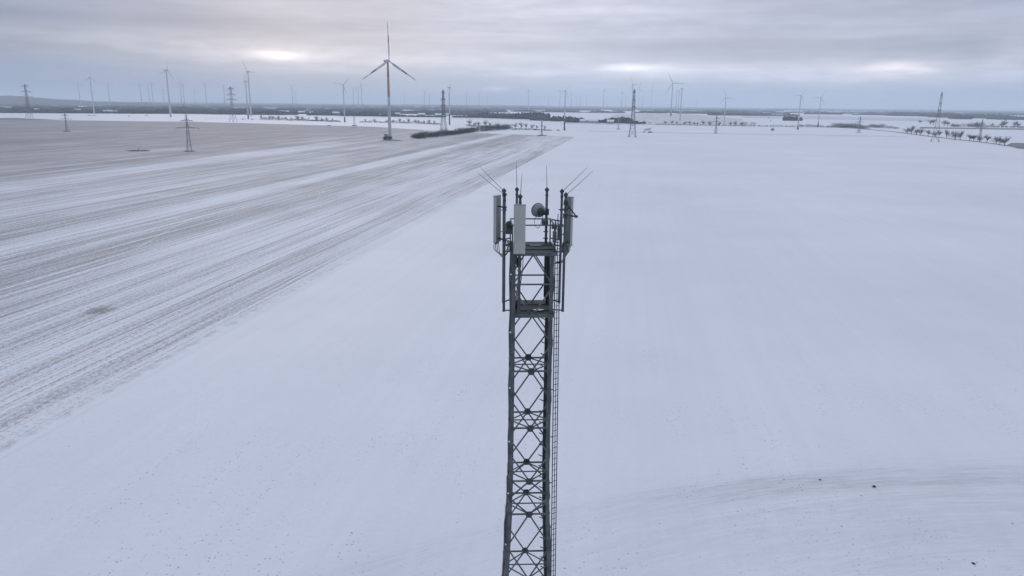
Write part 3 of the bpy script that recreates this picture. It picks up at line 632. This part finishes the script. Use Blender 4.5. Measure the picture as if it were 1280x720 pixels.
faint = [(100, 104, 150), (137, 105, 150), (177, 106, 160), (187, 106, 160), (191.5, 104, 170), (205, 112, 140), (227, 104, 160), (230.5, 106, 150), (244, 112, 140), (258, 104, 160), (281, 107, 150), (366, 107.5, 150), (370, 116, 120), (442, 112, 150), (448, 112, 150), (452.5, 105, 160), (506, 120, 120),
         (531, 114, 150), (537, 118, 130), (583, 116, 150), (586.5, 120, 130), (599, 117, 140), (609, 121, 120), (685.5, 120.5, 140), (699.8, 113.5, 150), (714, 117, 140), (720.5, 121, 130), (725.5, 120.5, 130), (733, 120.5, 130), (777, 115.5, 130), (782, 120.5, 130), (803, 122, 120), (845, 113.5, 150), (848, 114, 150), (871, 126, 110)]
random.seed(4)
for i, (px, hy, H) in enumerate(faint):
    turbine(px, 0, px, hy, random.uniform(5.2, 7.5) if hy < 115 else random.uniform(3.5, 5), R_(random.uniform(0, 120)), R_(random.uniform(30, 85)), 'faint hazy turbine on the horizon, %s from left of the faint ones' % ORD[i], H=H, group=FG, scale=.75, detail=False)

# transformer box beside the big turbine
a = G(482.3, 174.2); t = thing('transformer_box', 'grey transformer cabin left of the big turbine foot', 'transformer', (a.x, a.y, 0), .2)
MB().box((0, 0, 3.0), 3.6, 3.0, 6.0).build('cabinet', concrete, t, bevel=.05); MB().box((0, 0, 6.15), 4.0, 3.4, .26).build('roof', snowpad, t); MB().box((-.4, -1.53, 1.4), 1.2, .06, 2.3).build('door', steel_dark, t)

# ------------------------------------------------------------------ pylons
def lattice(mb, levels, wd=.22, brace=.13):
    """levels: list of (z, half_x, half_y)"""
    cs = ((-1, -1), (1, -1), (1, 1), (-1, 1))
    for (z0, a0, b0), (z1, a1, b1) in zip(levels, levels[1:]):
        for k in range(4):
            p0 = (cs[k][0]*a0, cs[k][1]*b0, z0); p1 = (cs[k][0]*a1, cs[k][1]*b1, z1); m_ = cs[(k+1) % 4]
            q0 = (m_[0]*a0, m_[1]*b0, z0); q1 = (m_[0]*a1, m_[1]*b1, z1)
            mb.beam(p0, p1, wd); mb.beam(p0, q1, brace); mb.beam(q0, p1, brace); mb.beam(p1, q1, brace)
def crossarm(mb, z, half, root, drop, wd=.16):
    for s_ in (-1, 1):
        tip = (s_*half, 0, z)
        for y in (-root, root):
            mb.beam((s_*root, y, z), tip, wd); mb.beam((s_*root, y, z+drop), tip, wd)
        nseg = 5
        for i in range(nseg):
            f0, f1 = i/nseg, (i+1)/nseg
            for y in (-1, 1): mb.beam((s_*(root+(half-root)*f0), y*root*(1-f0), z+drop*(1-f0)), (s_*(root+(half-root)*f1), y*root*(1-f1), z), wd*.7)
def big_pylon(px, py, tpx, tpy, label, yaw):
    g = G(px, py); H = AT(px, tpy, g.y).z; k = H/58
    t = thing('power_pylon', label, 'pylon', (g.x, g.y, 0), yaw, 'tall lattice pylons of the high-voltage line')
    mb = MB(); lattice(mb, [(0, 4.2*k, 4.2*k), (10*k, 3.2*k, 3.2*k), (18*k, 2.4*k, 2.4*k), (25*k, 1.9*k, 1.9*k), (31*k, 1.6*k, 1.6*k), (35*k, 1.5*k, 1.5*k), (39*k, 1.35*k, 1.35*k), (43*k, 1.2*k, 1.2*k), (47*k, 1.05*k, 1.05*k), (51*k, .95*k, .95*k), (55*k, .8*k, .8*k), (H, .25, .25)], .34, .20)
    mb.build('lattice_body', pyl_m, t)
    for z, half in ((36, 13.5), (44.5, 10), (54, 7)):
        cb = MB(); crossarm(cb, z*k, half*k, 1.2*k, 2.0*k, .24)
        arm = cb.build('crossarm', pyl_m, t)
        for s_ in (-1, 1):
            for f_ in (.95, .6):
                ib = MB(); x = s_*half*k*f_; ib.tube([(x, 0, z*k), (x, 0, z*k-.4), (x, 0, z*k-3.0)], [.05, .16, .16], 6); ib.build('insulator', boxm, arm)
    for i, (x, y) in enumerate(((-1, -1), (1, -1), (1, 1), (-1, 1))): MB().box((x*4.25*k, y*4.25*k, .3), 1.5, 1.5, 1.0).build('footing', concrete, t)
    return t
big_pylon(37, 147.2, 36, 105, 'far left high-voltage lattice pylon, hazy, before the wooded hill', R_(62))
big_pylon(291.5, 151.8, 289.5, 108, 'dark high-voltage pylon just left of the paired turbines', R_(66))
big_pylon(554.5, 164.8, 554.3, 112, 'lattice pylon behind the long dark hedge, right of the big turbine', R_(78))
big_pylon(790.3, 171.2, 793.8, 111.5, 'narrow lattice pylon standing alone on open snow right of the mast', R_(72))
big_pylon(1168.6, 176.8, 1176.6, 115, 'tall lattice pylon at the tree avenue on the right', R_(60))
def small_pylon(px, py, tpy, label, m_, yaw=.15, arms=True, k2=1.0):
    g = G(px, py); H = AT(px, tpy, g.y).z; k = H/31
    t = thing('small_pylon', label, 'pylon', (g.x, g.y, 0), yaw, 'small pylons of the lower line')
    mb = MB(); lattice(mb, [(0, 1.9*k, 1.5*k), (6*k, 1.45*k, 1.1*k), (12*k, 1.1*k, .8*k), (18.5*k, .75*k, .6*k), (24.5*k, .55*k, .5*k), (29*k, .35*k, .3*k), (31*k, .15, .15)], .20*k2, .10*k2); mb.build('lattice_body', m_, t)
    for z, half in ((19.6, 9.8), (25.5, 5.5)):
        cb = MB(); crossarm(cb, z*k, half*k, .6*k, 1.2*k, .2*k2); arm = cb.build('crossarm', m_, t)
        for s_ in (-1, 0, 1) if z < 20 else (-1, 1):
            ib = MB(); x = s_*half*k*.95 if s_ else half*k*.5; ib.tube([(x, 0, z*k), (x, 0, z*k-1.4)], [.09, .09], 5); ib.build('insulator', boxm, arm)
    return t
small_pylon(237, 189.0, 143, 'nearest small lattice pylon with a wide crossarm, in the left stubble field', pyl_m, .1, k2=.8)
small_pylon(83.8, 164.2, 140, 'small lattice pylon on the left edge of the stubble field', pyl_l, .2)
small_pylon(443, 157.2, 137, 'small pale pylon between slender and big turbine', pyl_l, .3, k2=1.3)
small_pylon(677, 168.8, 150, 'small pale pylon at the far tip of the stubble field', pyl_l, 1.2, k2=1.3)
small_pylon(894.5, 167.2, 144, 'small pale pylon on the field margin left of the middle turbine', pyl_l, .3, k2=1.2)
small_pylon(1224, 177, 149, 'faint small pylon behind the avenue trees at the right', pyl_l, .2, k2=1.1)
small_pylon(1073.4, 165.2, 145, 'small faint pylon right of the thicket on the snow', pyl_l, .3, k2=1.1)
small_pylon(772.8, 161.2, 146, 'tiny pale pylon just left of the central lattice pylon', pyl_l, .8, k2=1.0)
small_pylon(231.8, 151.6, 129, 'faint small pylon standing behind the nearest small one', pyl_l, .4, k2=1.0)

# ------------------------------------------------------------------ the radio mast
YN, YF = 30.0, 31.75
nA, fA = AT(664.0, 464, YN), AT(660.4, 447.7, YF)
psi = math.atan2(-(fA.x-nA.x), fA.y-nA.y)
cx, cy = (nA.x+fA.x)/2, (nA.y+fA.y)/2
mast = thing('radio_mast', 'tall grey lattice radio mast with panel antennas in the foreground', 'radio mast', (cx, cy, 0), psi)
def zl(py): return AT(662, py, YN).z
def W2L(p): q = Vector((p.x-cx, p.y-cy, 0)); c, s = math.cos(-psi), math.sin(-psi); return Vector((q.x*c-q.y*s, q.x*s+q.y*c, p.z))
ZT = zl(641.6)
def hw(z): return .875 if z >= zl(590) else .875+(zl(590)-z)*(.03 if z > ZT else 0)+((zl(590)-ZT)*.03+(ZT-z)*.042 if z <= ZT else 0)
def corner(i, z, k=1.0): a_ = hw(z)*k; return Vector(((-a_, -a_, z), (a_, -a_, z), (a_, a_, z), (-a_, a_, z))[i])
z_top = zl(281.5); z_p1 = AT(668, 318.5, YN-.35).z+.05; z_p2 = AT(662, 396, YN-.3).z+.05
levels = [zl(464), zl(535), zl(601), zl(641.6), zl(719.6)]
z = levels[-1]; dz = 3.6
while z-dz > 2.2: z -= dz; levels.append(z); dz = min(dz+.1, 4.0)
levels.append(.35)
# legs: steel angles
breaks = [z_p1, z_p2, levels[2], ZT, levels[5] if len(levels) > 5 else 10, .1]
for i, (sx, sy) in enumerate(((-1, -1), (1, -1), (1, 1), (-1, 1))):
    mb = MB()
    for za, zb in zip(breaks, breaks[1:]):
        A, B = corner(i, zb), corner(i, za)
        w_ = .15 if za > ZT else .17
        ox, oy = Vector((-sx*w_/2, 0, 0)), Vector((0, -sy*w_/2, 0))
        mb.beam(A+ox, B+ox, w_, .022, ref=(0, 1, 0)) if False else None
        def plate(off, dx, dy):
            hx, hy = dx/2, dy/2; vs = []
            for p in (A+off, B+off): vs += [(p.x-hx, p.y-hy, p.z), (p.x+hx, p.y-hy, p.z), (p.x+hx, p.y+hy, p.z), (p.x-hx, p.y+hy, p.z)]
            mb.add(vs, [(3, 2, 1, 0), (4, 5, 6, 7), (0, 1, 5, 4), (1, 2, 6, 5), (2, 3, 7, 6), (3, 0, 4, 7)])
        plate(Vector((-sx*w_/2, 0, 0)), w_, .024); plate(Vector((0, -sy*(w_/2+.013), 0)), .024, w_)
    cp = MB(); cp.beam(corner(i, z_p1), corner(i, z_top+.03), .055); cp.build('corner_post', polem, mast)
    # splice plates
    for zz in (z_p2-1.6, levels[1]+.9, levels[2]-.3, ZT-.9, levels[4]+1.6):
        c = corner(i, zz); mb.box(c+Vector((-sx*.075, sy*.020, 0)), .13, .016, .55)
        mb.box(c+Vector((sx*.020, -sy*.075, 0)), .016, .13, .55)
    lg = mb.build('leg', steel, mast)
    MB().box(corner(i, .05)+Vector((0, 0, 0)), .8, .8, .36).build('footing', concrete, lg, bevel=.03)
fc = lambda k, z: (corner(k, z)+corner((k+1) % 4, z))/2
def plan(z):
    for k in range(4):
        MB().beam(corner(k, z), corner((k+1) % 4, z), .055, .07).build('crossbar', steel, mast)
    mb = MB()
    for k in range(4): mb.beam(fc(k, z), fc((k+1) % 4, z), .045)
    mb.beam(fc(1, z), fc(3, z), .045)
    mb.build('plan_brace', steel, mast)
    for k in range(4):
        nx, ny = ((0, -1), (1, 0), (0, 1), (-1, 0))[k]; c = fc(k, z)+Vector((nx*.045, ny*.045, 0)); g_ = MB()
        s1, s2 = (.15, .012) if nx == 0 else (.012, .15)
        tx = .17
        if nx == 0: vs = [(-tx*.6, 0, .16), (tx*.6, 0, .16), (tx, 0, 0), (tx*.6, 0, -.16), (-tx*.6, 0, -.16), (-tx, 0, 0)]
        else: vs = [(0, -tx*.6, .16), (0, tx*.6, .16), (0, tx, 0), (0, tx*.6, -.16), (0, -tx*.6, -.16), (0, -tx, 0)]
        o2 = Vector((nx, ny, 0))*.014
        g_.add([c+Vector(v) for v in vs]+[c+Vector(v)+o2 for v in vs], [(5, 4, 3, 2, 1, 0), (6, 7, 8, 9, 10, 11)]+[(i, (i+1) % 6, 6+(i+1) % 6, 6+i) for i in range(6)])
        g_.build('gusset_plate', steel_dark, mast)
def bay(za, zb, mid=None):
    zm = mid if mid else (za+zb)/2
    for k in range(4):
        off = Vector((((0, -1), (1, 0), (0, 1), (-1, 0))[k][0]*.02, ((0, -1), (1, 0), (0, 1), (-1, 0))[k][1]*.02, 0))
        for c_ in (za, zb):
            mb = MB()
            for e in (k, (k+1) % 4):
                q = corner(e, zm); mb.beam(fc(k, c_)+off, q+off, .055)
            mb.build('diagonal_brace', steel, mast)
zz = [z_p1-.12, z_p2-.12]+levels
for za, zb in zip(zz, zz[1:]): bay(za, zb)
for q in levels[:-1]: plan(q)
for q in (zl(355.5),):
    for k in range(4): MB().beam(corner(k, q), corner((k+1) % 4, q), .055, .06).build('crossbar', steel, mast)
for q in (z_top,):
    for k in range(4): MB().beam(corner(k, q), corner((k+1) % 4, q), .05).build('handrail', polem, mast)
# platforms: grated decks with a rim and a light hatch
def platform(z, fy0, fy1, x0, x1, nm):
    p = MB()
    hole = (.05, .48, -.15, .22)
    def slab(ax, bx, ay, by): p.box(((ax+bx)/2, (ay+by)/2, z), bx-ax, by-ay, .05)
    slab(x0, x1, fy0, fy1)
    pf = p.build('platform', grate, mast)
    r_ = MB()
    for a_, b_ in (((x0, fy0), (x1, fy0)), ((x1, fy0), (x1, fy1)), ((x1, fy1), (x0, fy1)), ((x0, fy1), (x0, fy0))): r_.beam((a_[0], a_[1], z-.04), (b_[0], b_[1], z-.04), .05, .14)
    r_.build('platform_rim', steel, pf)
    b_ = MB()
    for x in [x0+(x1-x0)*i/6 for i in range(1, 6)]: b_.beam((x, fy0+.03, z-.07), (x, fy1-.03, z-.07), .04, .07)
    for y in (-.5, .45): b_.beam((x0+.05, y, z+.045), (x1-.05, y, z+.045), .03, .03)
    b_.build('joist', steel_dark, pf)
    return pf
pf = platform(z_p1, -1.15, 1.3, -.72, .98, 'upper')
MB().box((.2, .35, z_p1+.05), .5, .3, .02).build('grating_panel', steel, pf)
pf = platform(z_p2, -1.1, 1.25, -.72, .92, 'lower')
mb = MB(); vs = [(.30+.24*math.cos(t*.524)*(1+.15*math.sin(t*2.1)), -.5+.13*math.sin(t*.524), z_p2+.075) for t in range(12)]
mb.add([(.30, -.5, z_p2+.10)]+vs, [(0, 1+i, 1+(i+1) % 12) for i in range(12)]); mb.build('snow_patch', snowpad, pf)

# ladder on the right side with its safety rail
xr = .875
def lx(px, py, Y): return W2L(AT(px, py, Y))
lt, lb = lx(694.0, 300, 30.6), lx(688.8, 716, 30.6)
lad = MB(); yl = lt.y
def ladx(z, t_): f_ = (z-lb.z)/(lt.z-lb.z); return lb.x+(lt.x-lb.x)*f_ + t_
ladder_root = MB()
for t_ in (0, ): ladder_root.tube([(ladx(.3, t_), yl, .3), (ladx(z_top+.1, t_), yl, z_top+.1)], .024, 8)
ladder = ladder_root.build('ladder', polem, mast)
MB().tube([(ladx(.3, .22), yl+.14, .3), (ladx(z_top+.1, .22), yl+.14, z_top+.1)], .022, 8).build('rail', polem, ladder)
MB().tube([(ladx(.3, .11), yl+.03, .3), (ladx(z_top+.4, .11), yl+.03, z_top+.4)], .017, 8).build('safety_rail', steel_dark, ladder)
z = z_top; r_all = 0; rest = MB()
while z > .5:
    if r_all < 88:
        MB().tube([(ladx(z, 0), yl, z), (ladx(z, .22), yl+.14, z)], .014, 6).build('rung', polem, ladder)
    else: rest.tube([(ladx(z, 0), yl, z), (ladx(z, .22), yl+.14, z)], .014, 6)
    r_all += 1; z -= .28
o = rest.build('lower_rungs', polem, ladder); o['kind'] = 'stuff'
z = z_top-.6
while z > 1:
    MB().beam((hw(z), yl, z), (ladx(z, .0), yl, z), .035).build('ladder_bracket', steel, mast); z -= 2.3
# cable run with its little brackets inside the right-hand rear leg
mb = MB()
for i in range(6):
    pts = []
    for q in range(14):
        z = .5+(z_p1-.5)*q/13; a_ = hw(z); pts.append((a_-.06-.035*(i % 3), a_-.22-.05*(i//3)+.01*math.sin(q+i), z))
    mb.tube(pts, .024, 6)
mb.build('cable_run', black, mast)
z = z_p2-.7
while z > levels[5]:
    a_ = hw(z); b_ = MB(); b_.tube([(a_-.02, a_-.24, z), (a_-.20, a_-.26, z+.01), (a_-.34, a_-.26, z+.08)], .024, 6); b_.build('cable_bracket', steel_dark, mast); z -= .56
# white fittings up the front left leg
z = zl(343)
while z > levels[4]:
    a_ = hw(z); MB().box((-a_-.05, -a_+.02, z), .07, .05, .05, bevel if False else 0).build('leg_marker', whitep, mast); z -= 2.55

# poles with caps and rods
def W(px, py, Y): return W2L(AT(px, py, Y))
def pole(ptop, pbot, Y, rad, rod=None, name='antenna_pole'):
    a_ = W(ptop[0], ptop[1], Y); zb = W(pbot[0], pbot[1], Y).z
    o = MB().tube([(a_.x, a_.y, zb), (a_.x, a_.y, a_.z)], rad, 14).build(name, polem, mast, True)
    MB().tube([(a_.x, a_.y, a_.z-.03), (a_.x, a_.y, a_.z+.02), (a_.x, a_.y, a_.z+.05), (a_.x, a_.y, a_.z+.14)], [rad+.005, rad*1.75, rad*1.75, rad*.35], 14).build('pole_cap', steel_dark, o)
    mb = MB(); mb.tube([(a_.x, a_.y, a_.z-.22), (a_.x, a_.y, a_.z-.17)], rad*1.25, 14); mb.build('clamp', steel, o)
    if rod:
        e = W(rod[0], rod[1], Y+rod[2]); st = Vector((a_.x, a_.y, a_.z+.02)); d = (e-st).normalized()
        MB().tube([st+d*.02, (st+e)/2+Vector((0, 0, -.012)), e], [.0135, .011, .006], 6).build('lightning_rod', polem, o)
    return o, a_, zb
YL, YLf = 29.95, 31.3
pn, an, zn = pole((630.7, 244.2), (628.3, 389.5), YL, .057, (596.5, 215.3, -.3))
pf_, af, zf = pole((630.0, 239.4), (627.6, 379), YLf, .057, (599.5, 208.3, .3))
prf, arf, zrf = pole((702.5, 240.2), (698.5, 379), YLf, .055, (734, 209.5, .3))
prn, arn, zrn = pole((707.3, 244.6), (703, 389.5), YL, .055, (741, 213.8, -.3))
pc1, ac1, zc1 = pole((646.2, 237.8), (645, 330), 31.9, .055, (645.4, 202, 0))
pc2, ac2, zc2 = pole((650.3, 246.8), (648.2, 391), 29.25, .055, (652.6, 217, 0))
pc3, ac3, zc3 = pole((683.7, 238.2), (681, 371), 31.85, .058, (683.2, 206, 0))
def arm(a_, z, i, k=1.0, w_=.045): MB().beam((a_.x, a_.y, z), corner(i, z, k), w_, .05).build('support_arm', polem, mast)
for a_, i, zb in ((an, 0, zn), (af, 3, zf), (arf, 2, zrf), (arn, 1, zrn)):
    arm(a_, zb+.06, i); arm(a_, z_p1+.28, i); arm(a_, z_p1+.02, i); arm(a_, z_top-.02, i) if i in (1, 2) else None
for a_, tgt in ((ac1, 3), (ac3, 2)):
    for z in (z_top, z_p1+.1, z_p1-.9): MB().beam((a_.x, a_.y, z), (a_.x, corner(tgt, z).y, z), .06).build('support_arm', polem, mast)
for z in (z_top-.05, z_p1-.1, z_p1-.5):
    MB().beam((ac2.x, ac2.y, z), (ac2.x, corner(0, z).y, z), .06).build('support_arm', polem, mast)

# panel antennas
def panel(c, rz, w_, d_, h_, name='panel_antenna'):
    o = MB()
    prof = [(-w_/2, -d_*.25), (-w_*.42, -d_/2), (w_*.42, -d_/2), (w_/2, -d_*.25), (w_/2, d_/2), (-w_/2, d_/2)]
    cc, ss = math.cos(rz), math.sin(rz); vs = []
    for z in (-h_/2, h_/2):
        for x, y in prof: vs.append((c.x+x*cc-y*ss, c.y+x*ss+y*cc, c.z+z))
    k = len(prof); o.add(vs, [tuple(range(k-1, -1, -1)), tuple(range(k, 2*k))], 0)
    o.add(vs, [(i, (i+1) % k, k+(i+1) % k, k+i) for i in range(k) if i != 4], 0); o.add(vs, [(4, 5, k+5, k+4)], 1)
    pa = o.build(name, [panelm, panelb], mast, bevel=.012)
    e = MB()
    for z in (-h_/2-.012, h_/2+.012):
        e.box((c.x, c.y, c.z+z), w_*1.03, d_*1.05, .03, rz)
    e.build('end_cap', panelb, pa)
    b = MB()
    for i in range(4): x = (-.33+.22*i)*w_; b.tube([(c.x+x*cc, c.y+x*ss, c.z-h_/2-.02), (c.x+x*cc, c.y+x*ss, c.z-h_/2-.11)], .022, 8)
    b.build('connector', black, pa)
    return pa
def cable(pts, r_=.016, parent=None, n_=6):
    P = [Vector(p) for p in pts]; out = []
    for i in range(len(P)-1):
        p0, p1, p2, p3 = P[max(i-1, 0)], P[i], P[i+1], P[min(i+2, len(P)-1)]
        for q in range(n_):
            t = q/n_; out.append(.5*((2*p1)+(p2-p0)*t+(2*p0-5*p1+4*p2-p3)*t*t+(3*p1-p0-3*p2+p3)*t*t*t))
    out.append(P[-1]); return MB().tube(out, r_, 6).build('cable', black, parent or mast)
ft_, fb = W(649.6, 256.5, 29.05), W(649.3, 316.6, 29.05)
front = panel(Vector(((ft_.x+fb.x)/2, ft_.y, (ft_.z+fb.z)/2)), -psi+.03, .475, .13, ft_.z-fb.z)
lt_, lb_ = W(621.4, 245, 30.3), W(621.0, 301.5, 30.3)
leftp = panel(Vector(((lt_.x+lb_.x)/2, lt_.y, (lt_.z+lb_.z)/2)), R_(-118), .44, .15, lt_.z-lb_.z)
rt2, rb2 = W(711.0, 246.5, 30.5), W(710.6, 305.5, 30.5)
rightp = panel(Vector(((rt2.x+rb2.x)/2, rt2.y, (rt2.z+rb2.z)/2)), R_(122), .46, .15, rt2.z-rb2.z)
for pa, c, ap in ((leftp, lt_, an), (leftp, lt_, an), (rightp, rt2, arn)):
    pass
for pa, a1, b1, ap in ((leftp, lt_, lb_, an), (rightp, rt2, rb2, arn)):
    for f_ in (.22, .93):
        z = a1.z+(b1.z-a1.z)*f_; q = MB(); q.beam((a1.x, a1.y, z), (ap.x, ap.y, z), .05, .06); q.box((ap.x, ap.y, z), .17, .17, .08); q.build('bracket', steel_dark, pa)
for f_ in (.12, .88):
    z = ft_.z+(fb.z-ft_.z)*f_; q = MB(); q.beam((ft_.x, ft_.y, z), (ac2.x, ac2.y, z), .07, .08); q.box((ac2.x, ac2.y, z), .17, .17, .09); q.build('bracket', steel_dark, front)
# looping cables below the panels
random.seed(3)
for i in range(4):
    x = lb_.x-.10+.06*i; y = lb_.y+.02*i
    cable([(x, y, lb_.z-.08), (x-.02+.01*i, y, lb_.z-.25), (x+.06, y, lb_.z-.42-.05*i), (an.x-.02, an.y+.05, lb_.z-.50-.04*i), (an.x+.22, an.y+.15, lb_.z-.38), (-.8, -.7, z_p1+.1)], .014)
for i in range(4):
    x = fb.x-.14+.09*i
    cable([(x, fb.y, fb.z-.08), (x+.02, fb.y+.02, fb.z-.3), (x+random.uniform(-.05, .08), fb.y+.25, fb.z-.62), (-.60+.05*i, -.80, fb.z-1.1), (-.70+.04*i, -.6, z_p2+.6), (-.72+.03*i, -.3, z_p2+.05)], .016)
for i in range(3):
    x = rb2.x+.05-.05*i
    cable([(x, rb2.y, rb2.z-.08), (x+.01, rb2.y, rb2.z-.25), (x-.10, rb2.y, rb2.z-.42-.04*i), (arn.x-.05, arn.y, rb2.z-.55-.05*i), (.92, -.6, rb2.z-.8), (.88, .3, z_p1-.8)], .015)
for i in range(5):
    cable([(-1.12+.03*i, -.35, z_top-.72), (-1.1+.07*i, -.38, z_top-.95-.06*i), (-1.0+random.uniform(-.1, .12), -.4, z_top-1.15), (-.92+.02*i, -.3, z_top-.9+.05*i), (-.84, -.2, z_p1+.2)], .013)
# remote radio units
def radio(px0, px1, py0, py1, Y, d_, rz=0.0, name='radio_unit', m_=boxm, ribs=True):
    a_, b_ = W(px0, py0, Y), W(px1, py1, Y); c = (a_+b_)/2; w_, h_ = abs(b_.x-a_.x), abs(a_.z-b_.z)
    o = MB().box((c.x, a_.y, c.z), w_, d_, h_, rz).build(name, m_, mast, bevel=.012)
    if ribs:
        r_ = MB()
        for i in range(6): r_.box((c.x-w_*.4+w_*.16*i, a_.y-d_/2-.02, c.z), .012, .05, h_*.85)
        r_.build('cooling_fin', steel_dark, o)
    return o
radio(632.3, 640.4, 281, 292.5, 30.8, .2)
mb = MB(); q = W(636.3, 280.2, 30.8); mb.tube([(q.x, q.y, q.z-.12), (q.x, q.y, q.z), (q.x, q.y, q.z+.10), (q.x, q.y, q.z+.14)], [.145, .15, .11, .02], 16); mb.build('radio_cover', steel_dark, mast, True)
radio(701.5, 711.0, 305.5, 315.5, 30.1, .2, m_=boxm)
radio(677.2, 685.2, 274.5, 281.5, 31.6, .16)
radio(689.6, 696.0, 280, 286, 30.7, .2)
radio(691.0, 695.5, 289, 303, 30.9, .14, ribs=False, m_=panelb)
radio(697.0, 700.5, 280, 300, 30.9, .12, ribs=False, m_=panelb)
radio(645.5, 651.5, 322, 334, 30.4, .16, ribs=True, m_=steel_dark)
# microwave dish drum on the rear pole
dc = W(674.2, 263.6, 31.55); ax = Vector((-.35, .80, .12)).normalized()
mb = MB(); mb.tube([dc+ax*-.10, dc+ax*-.06, dc+ax*.12, dc+ax*.14], [.16, .27, .29, .02], 28); dish = mb.build('microwave_dish', panelb, mast, True)
mb = MB(); mb.tube([dc+ax*.155, dc+ax*.175], [.312, .312], 28); mb.build('dish_rim', panelb, dish)
mb = MB(); mb.tube([dc+ax*-.13, dc+ax*-.17, dc+ax*-.30], [.17, .15, .13], 14); mb.build('feed_box', steel_dark, dish)
mb = MB(); mb.beam(dc+ax*-.2, (ac3.x, ac3.y, dc.z-.08), .09); mb.box((ac3.x, ac3.y, dc.z-.08), .2, .2, .26); mb.build('bracket', steel_dark, dish)
cable([dc+ax*-.3, dc+Vector((-.20, -.2, -.30)), dc+Vector((-.18, -.1, -.62)), dc+Vector((-.05, 0, -.75))], .010)
cable([dc+ax*-.3+Vector((.05, 0, 0)), dc+Vector((.1, -.2, -.35)), dc+Vector((.04, -.1, -.60)), dc+Vector((-.05, 0, -.78))], .010)
# triangular stay at the right pole
a1, a2, a3 = W(707.4, 253.5, 29.9), W(720.3, 270.6, 29.9), W(706.6, 269.0, 29.9)
mb = MB(); mb.tube([a1, a2], .028, 8); mb.tube([a3, a2], .034, 8); mb.box(a2, .12, .08, .10); mb.box(a3, .17, .17, .12); mb.box(a1, .17, .17, .12); mb.build('stay_bracket', steel_dark, mast)
# clamps and little boxes on the poles
for a_, zs in ((an, (-.6, -1.5)), (arn, (-.35, -.9, -1.6)), (arf, (-.75, -1.4)), (ac3, (-1.25, -1.8, -2.1))):
    for z in zs: mb = MB(); mb.box((a_.x, a_.y, a_.z+z), .155, .155, .05); mb.beam((a_.x-.14, a_.y, a_.z+z), (a_.x+.1, a_.y, a_.z+z), .03); mb.build('clamp', steel, mast)
# clods on the snow near the mast
for px, py, r_, l in ((1025, 600, .18, 'small dark clod of earth in the curved track, left one'), (1092.5, 608.5, .30, 'biggest dark clod of earth lying on the curved track'), (1217, 705, .24, 'dark clod of earth in the bottom right corner')):
    g = G(px, py); mb = MB(); blob(mb, (0, 0), r_*.75, r_*.4); o = mb.build('soil_clod', bark); o.location = (g.x, g.y, .02); tag(o, l, 'clod')

# ------------------------------------------------------------------ haze
hz = MB().box((0, 0, 104.0), 61000, 61000, 210.0).build('haze', None)
hm = bpy.data.materials.new('winter_haze'); hm.use_nodes = True; t = hm.node_tree; t.nodes.clear(); n = N(t)
pv = n.new('ShaderNodeVolumePrincipled'); pv.inputs['Density'].default_value = .000105; pv.inputs['Color'].default_value = (.84, .92, 1.0, 1); pv.inputs['Anisotropy'].default_value = 0.0
out = n.new('ShaderNodeOutputMaterial'); t.links.new(pv.outputs[0], out.inputs['Volume'])
hz.data.materials.clear(); hz.data.materials.append(hm); tag(hz, kind='stuff'); hz['label'] = 'pale winter haze lying over the whole plain'; hz['category'] = 'haze'
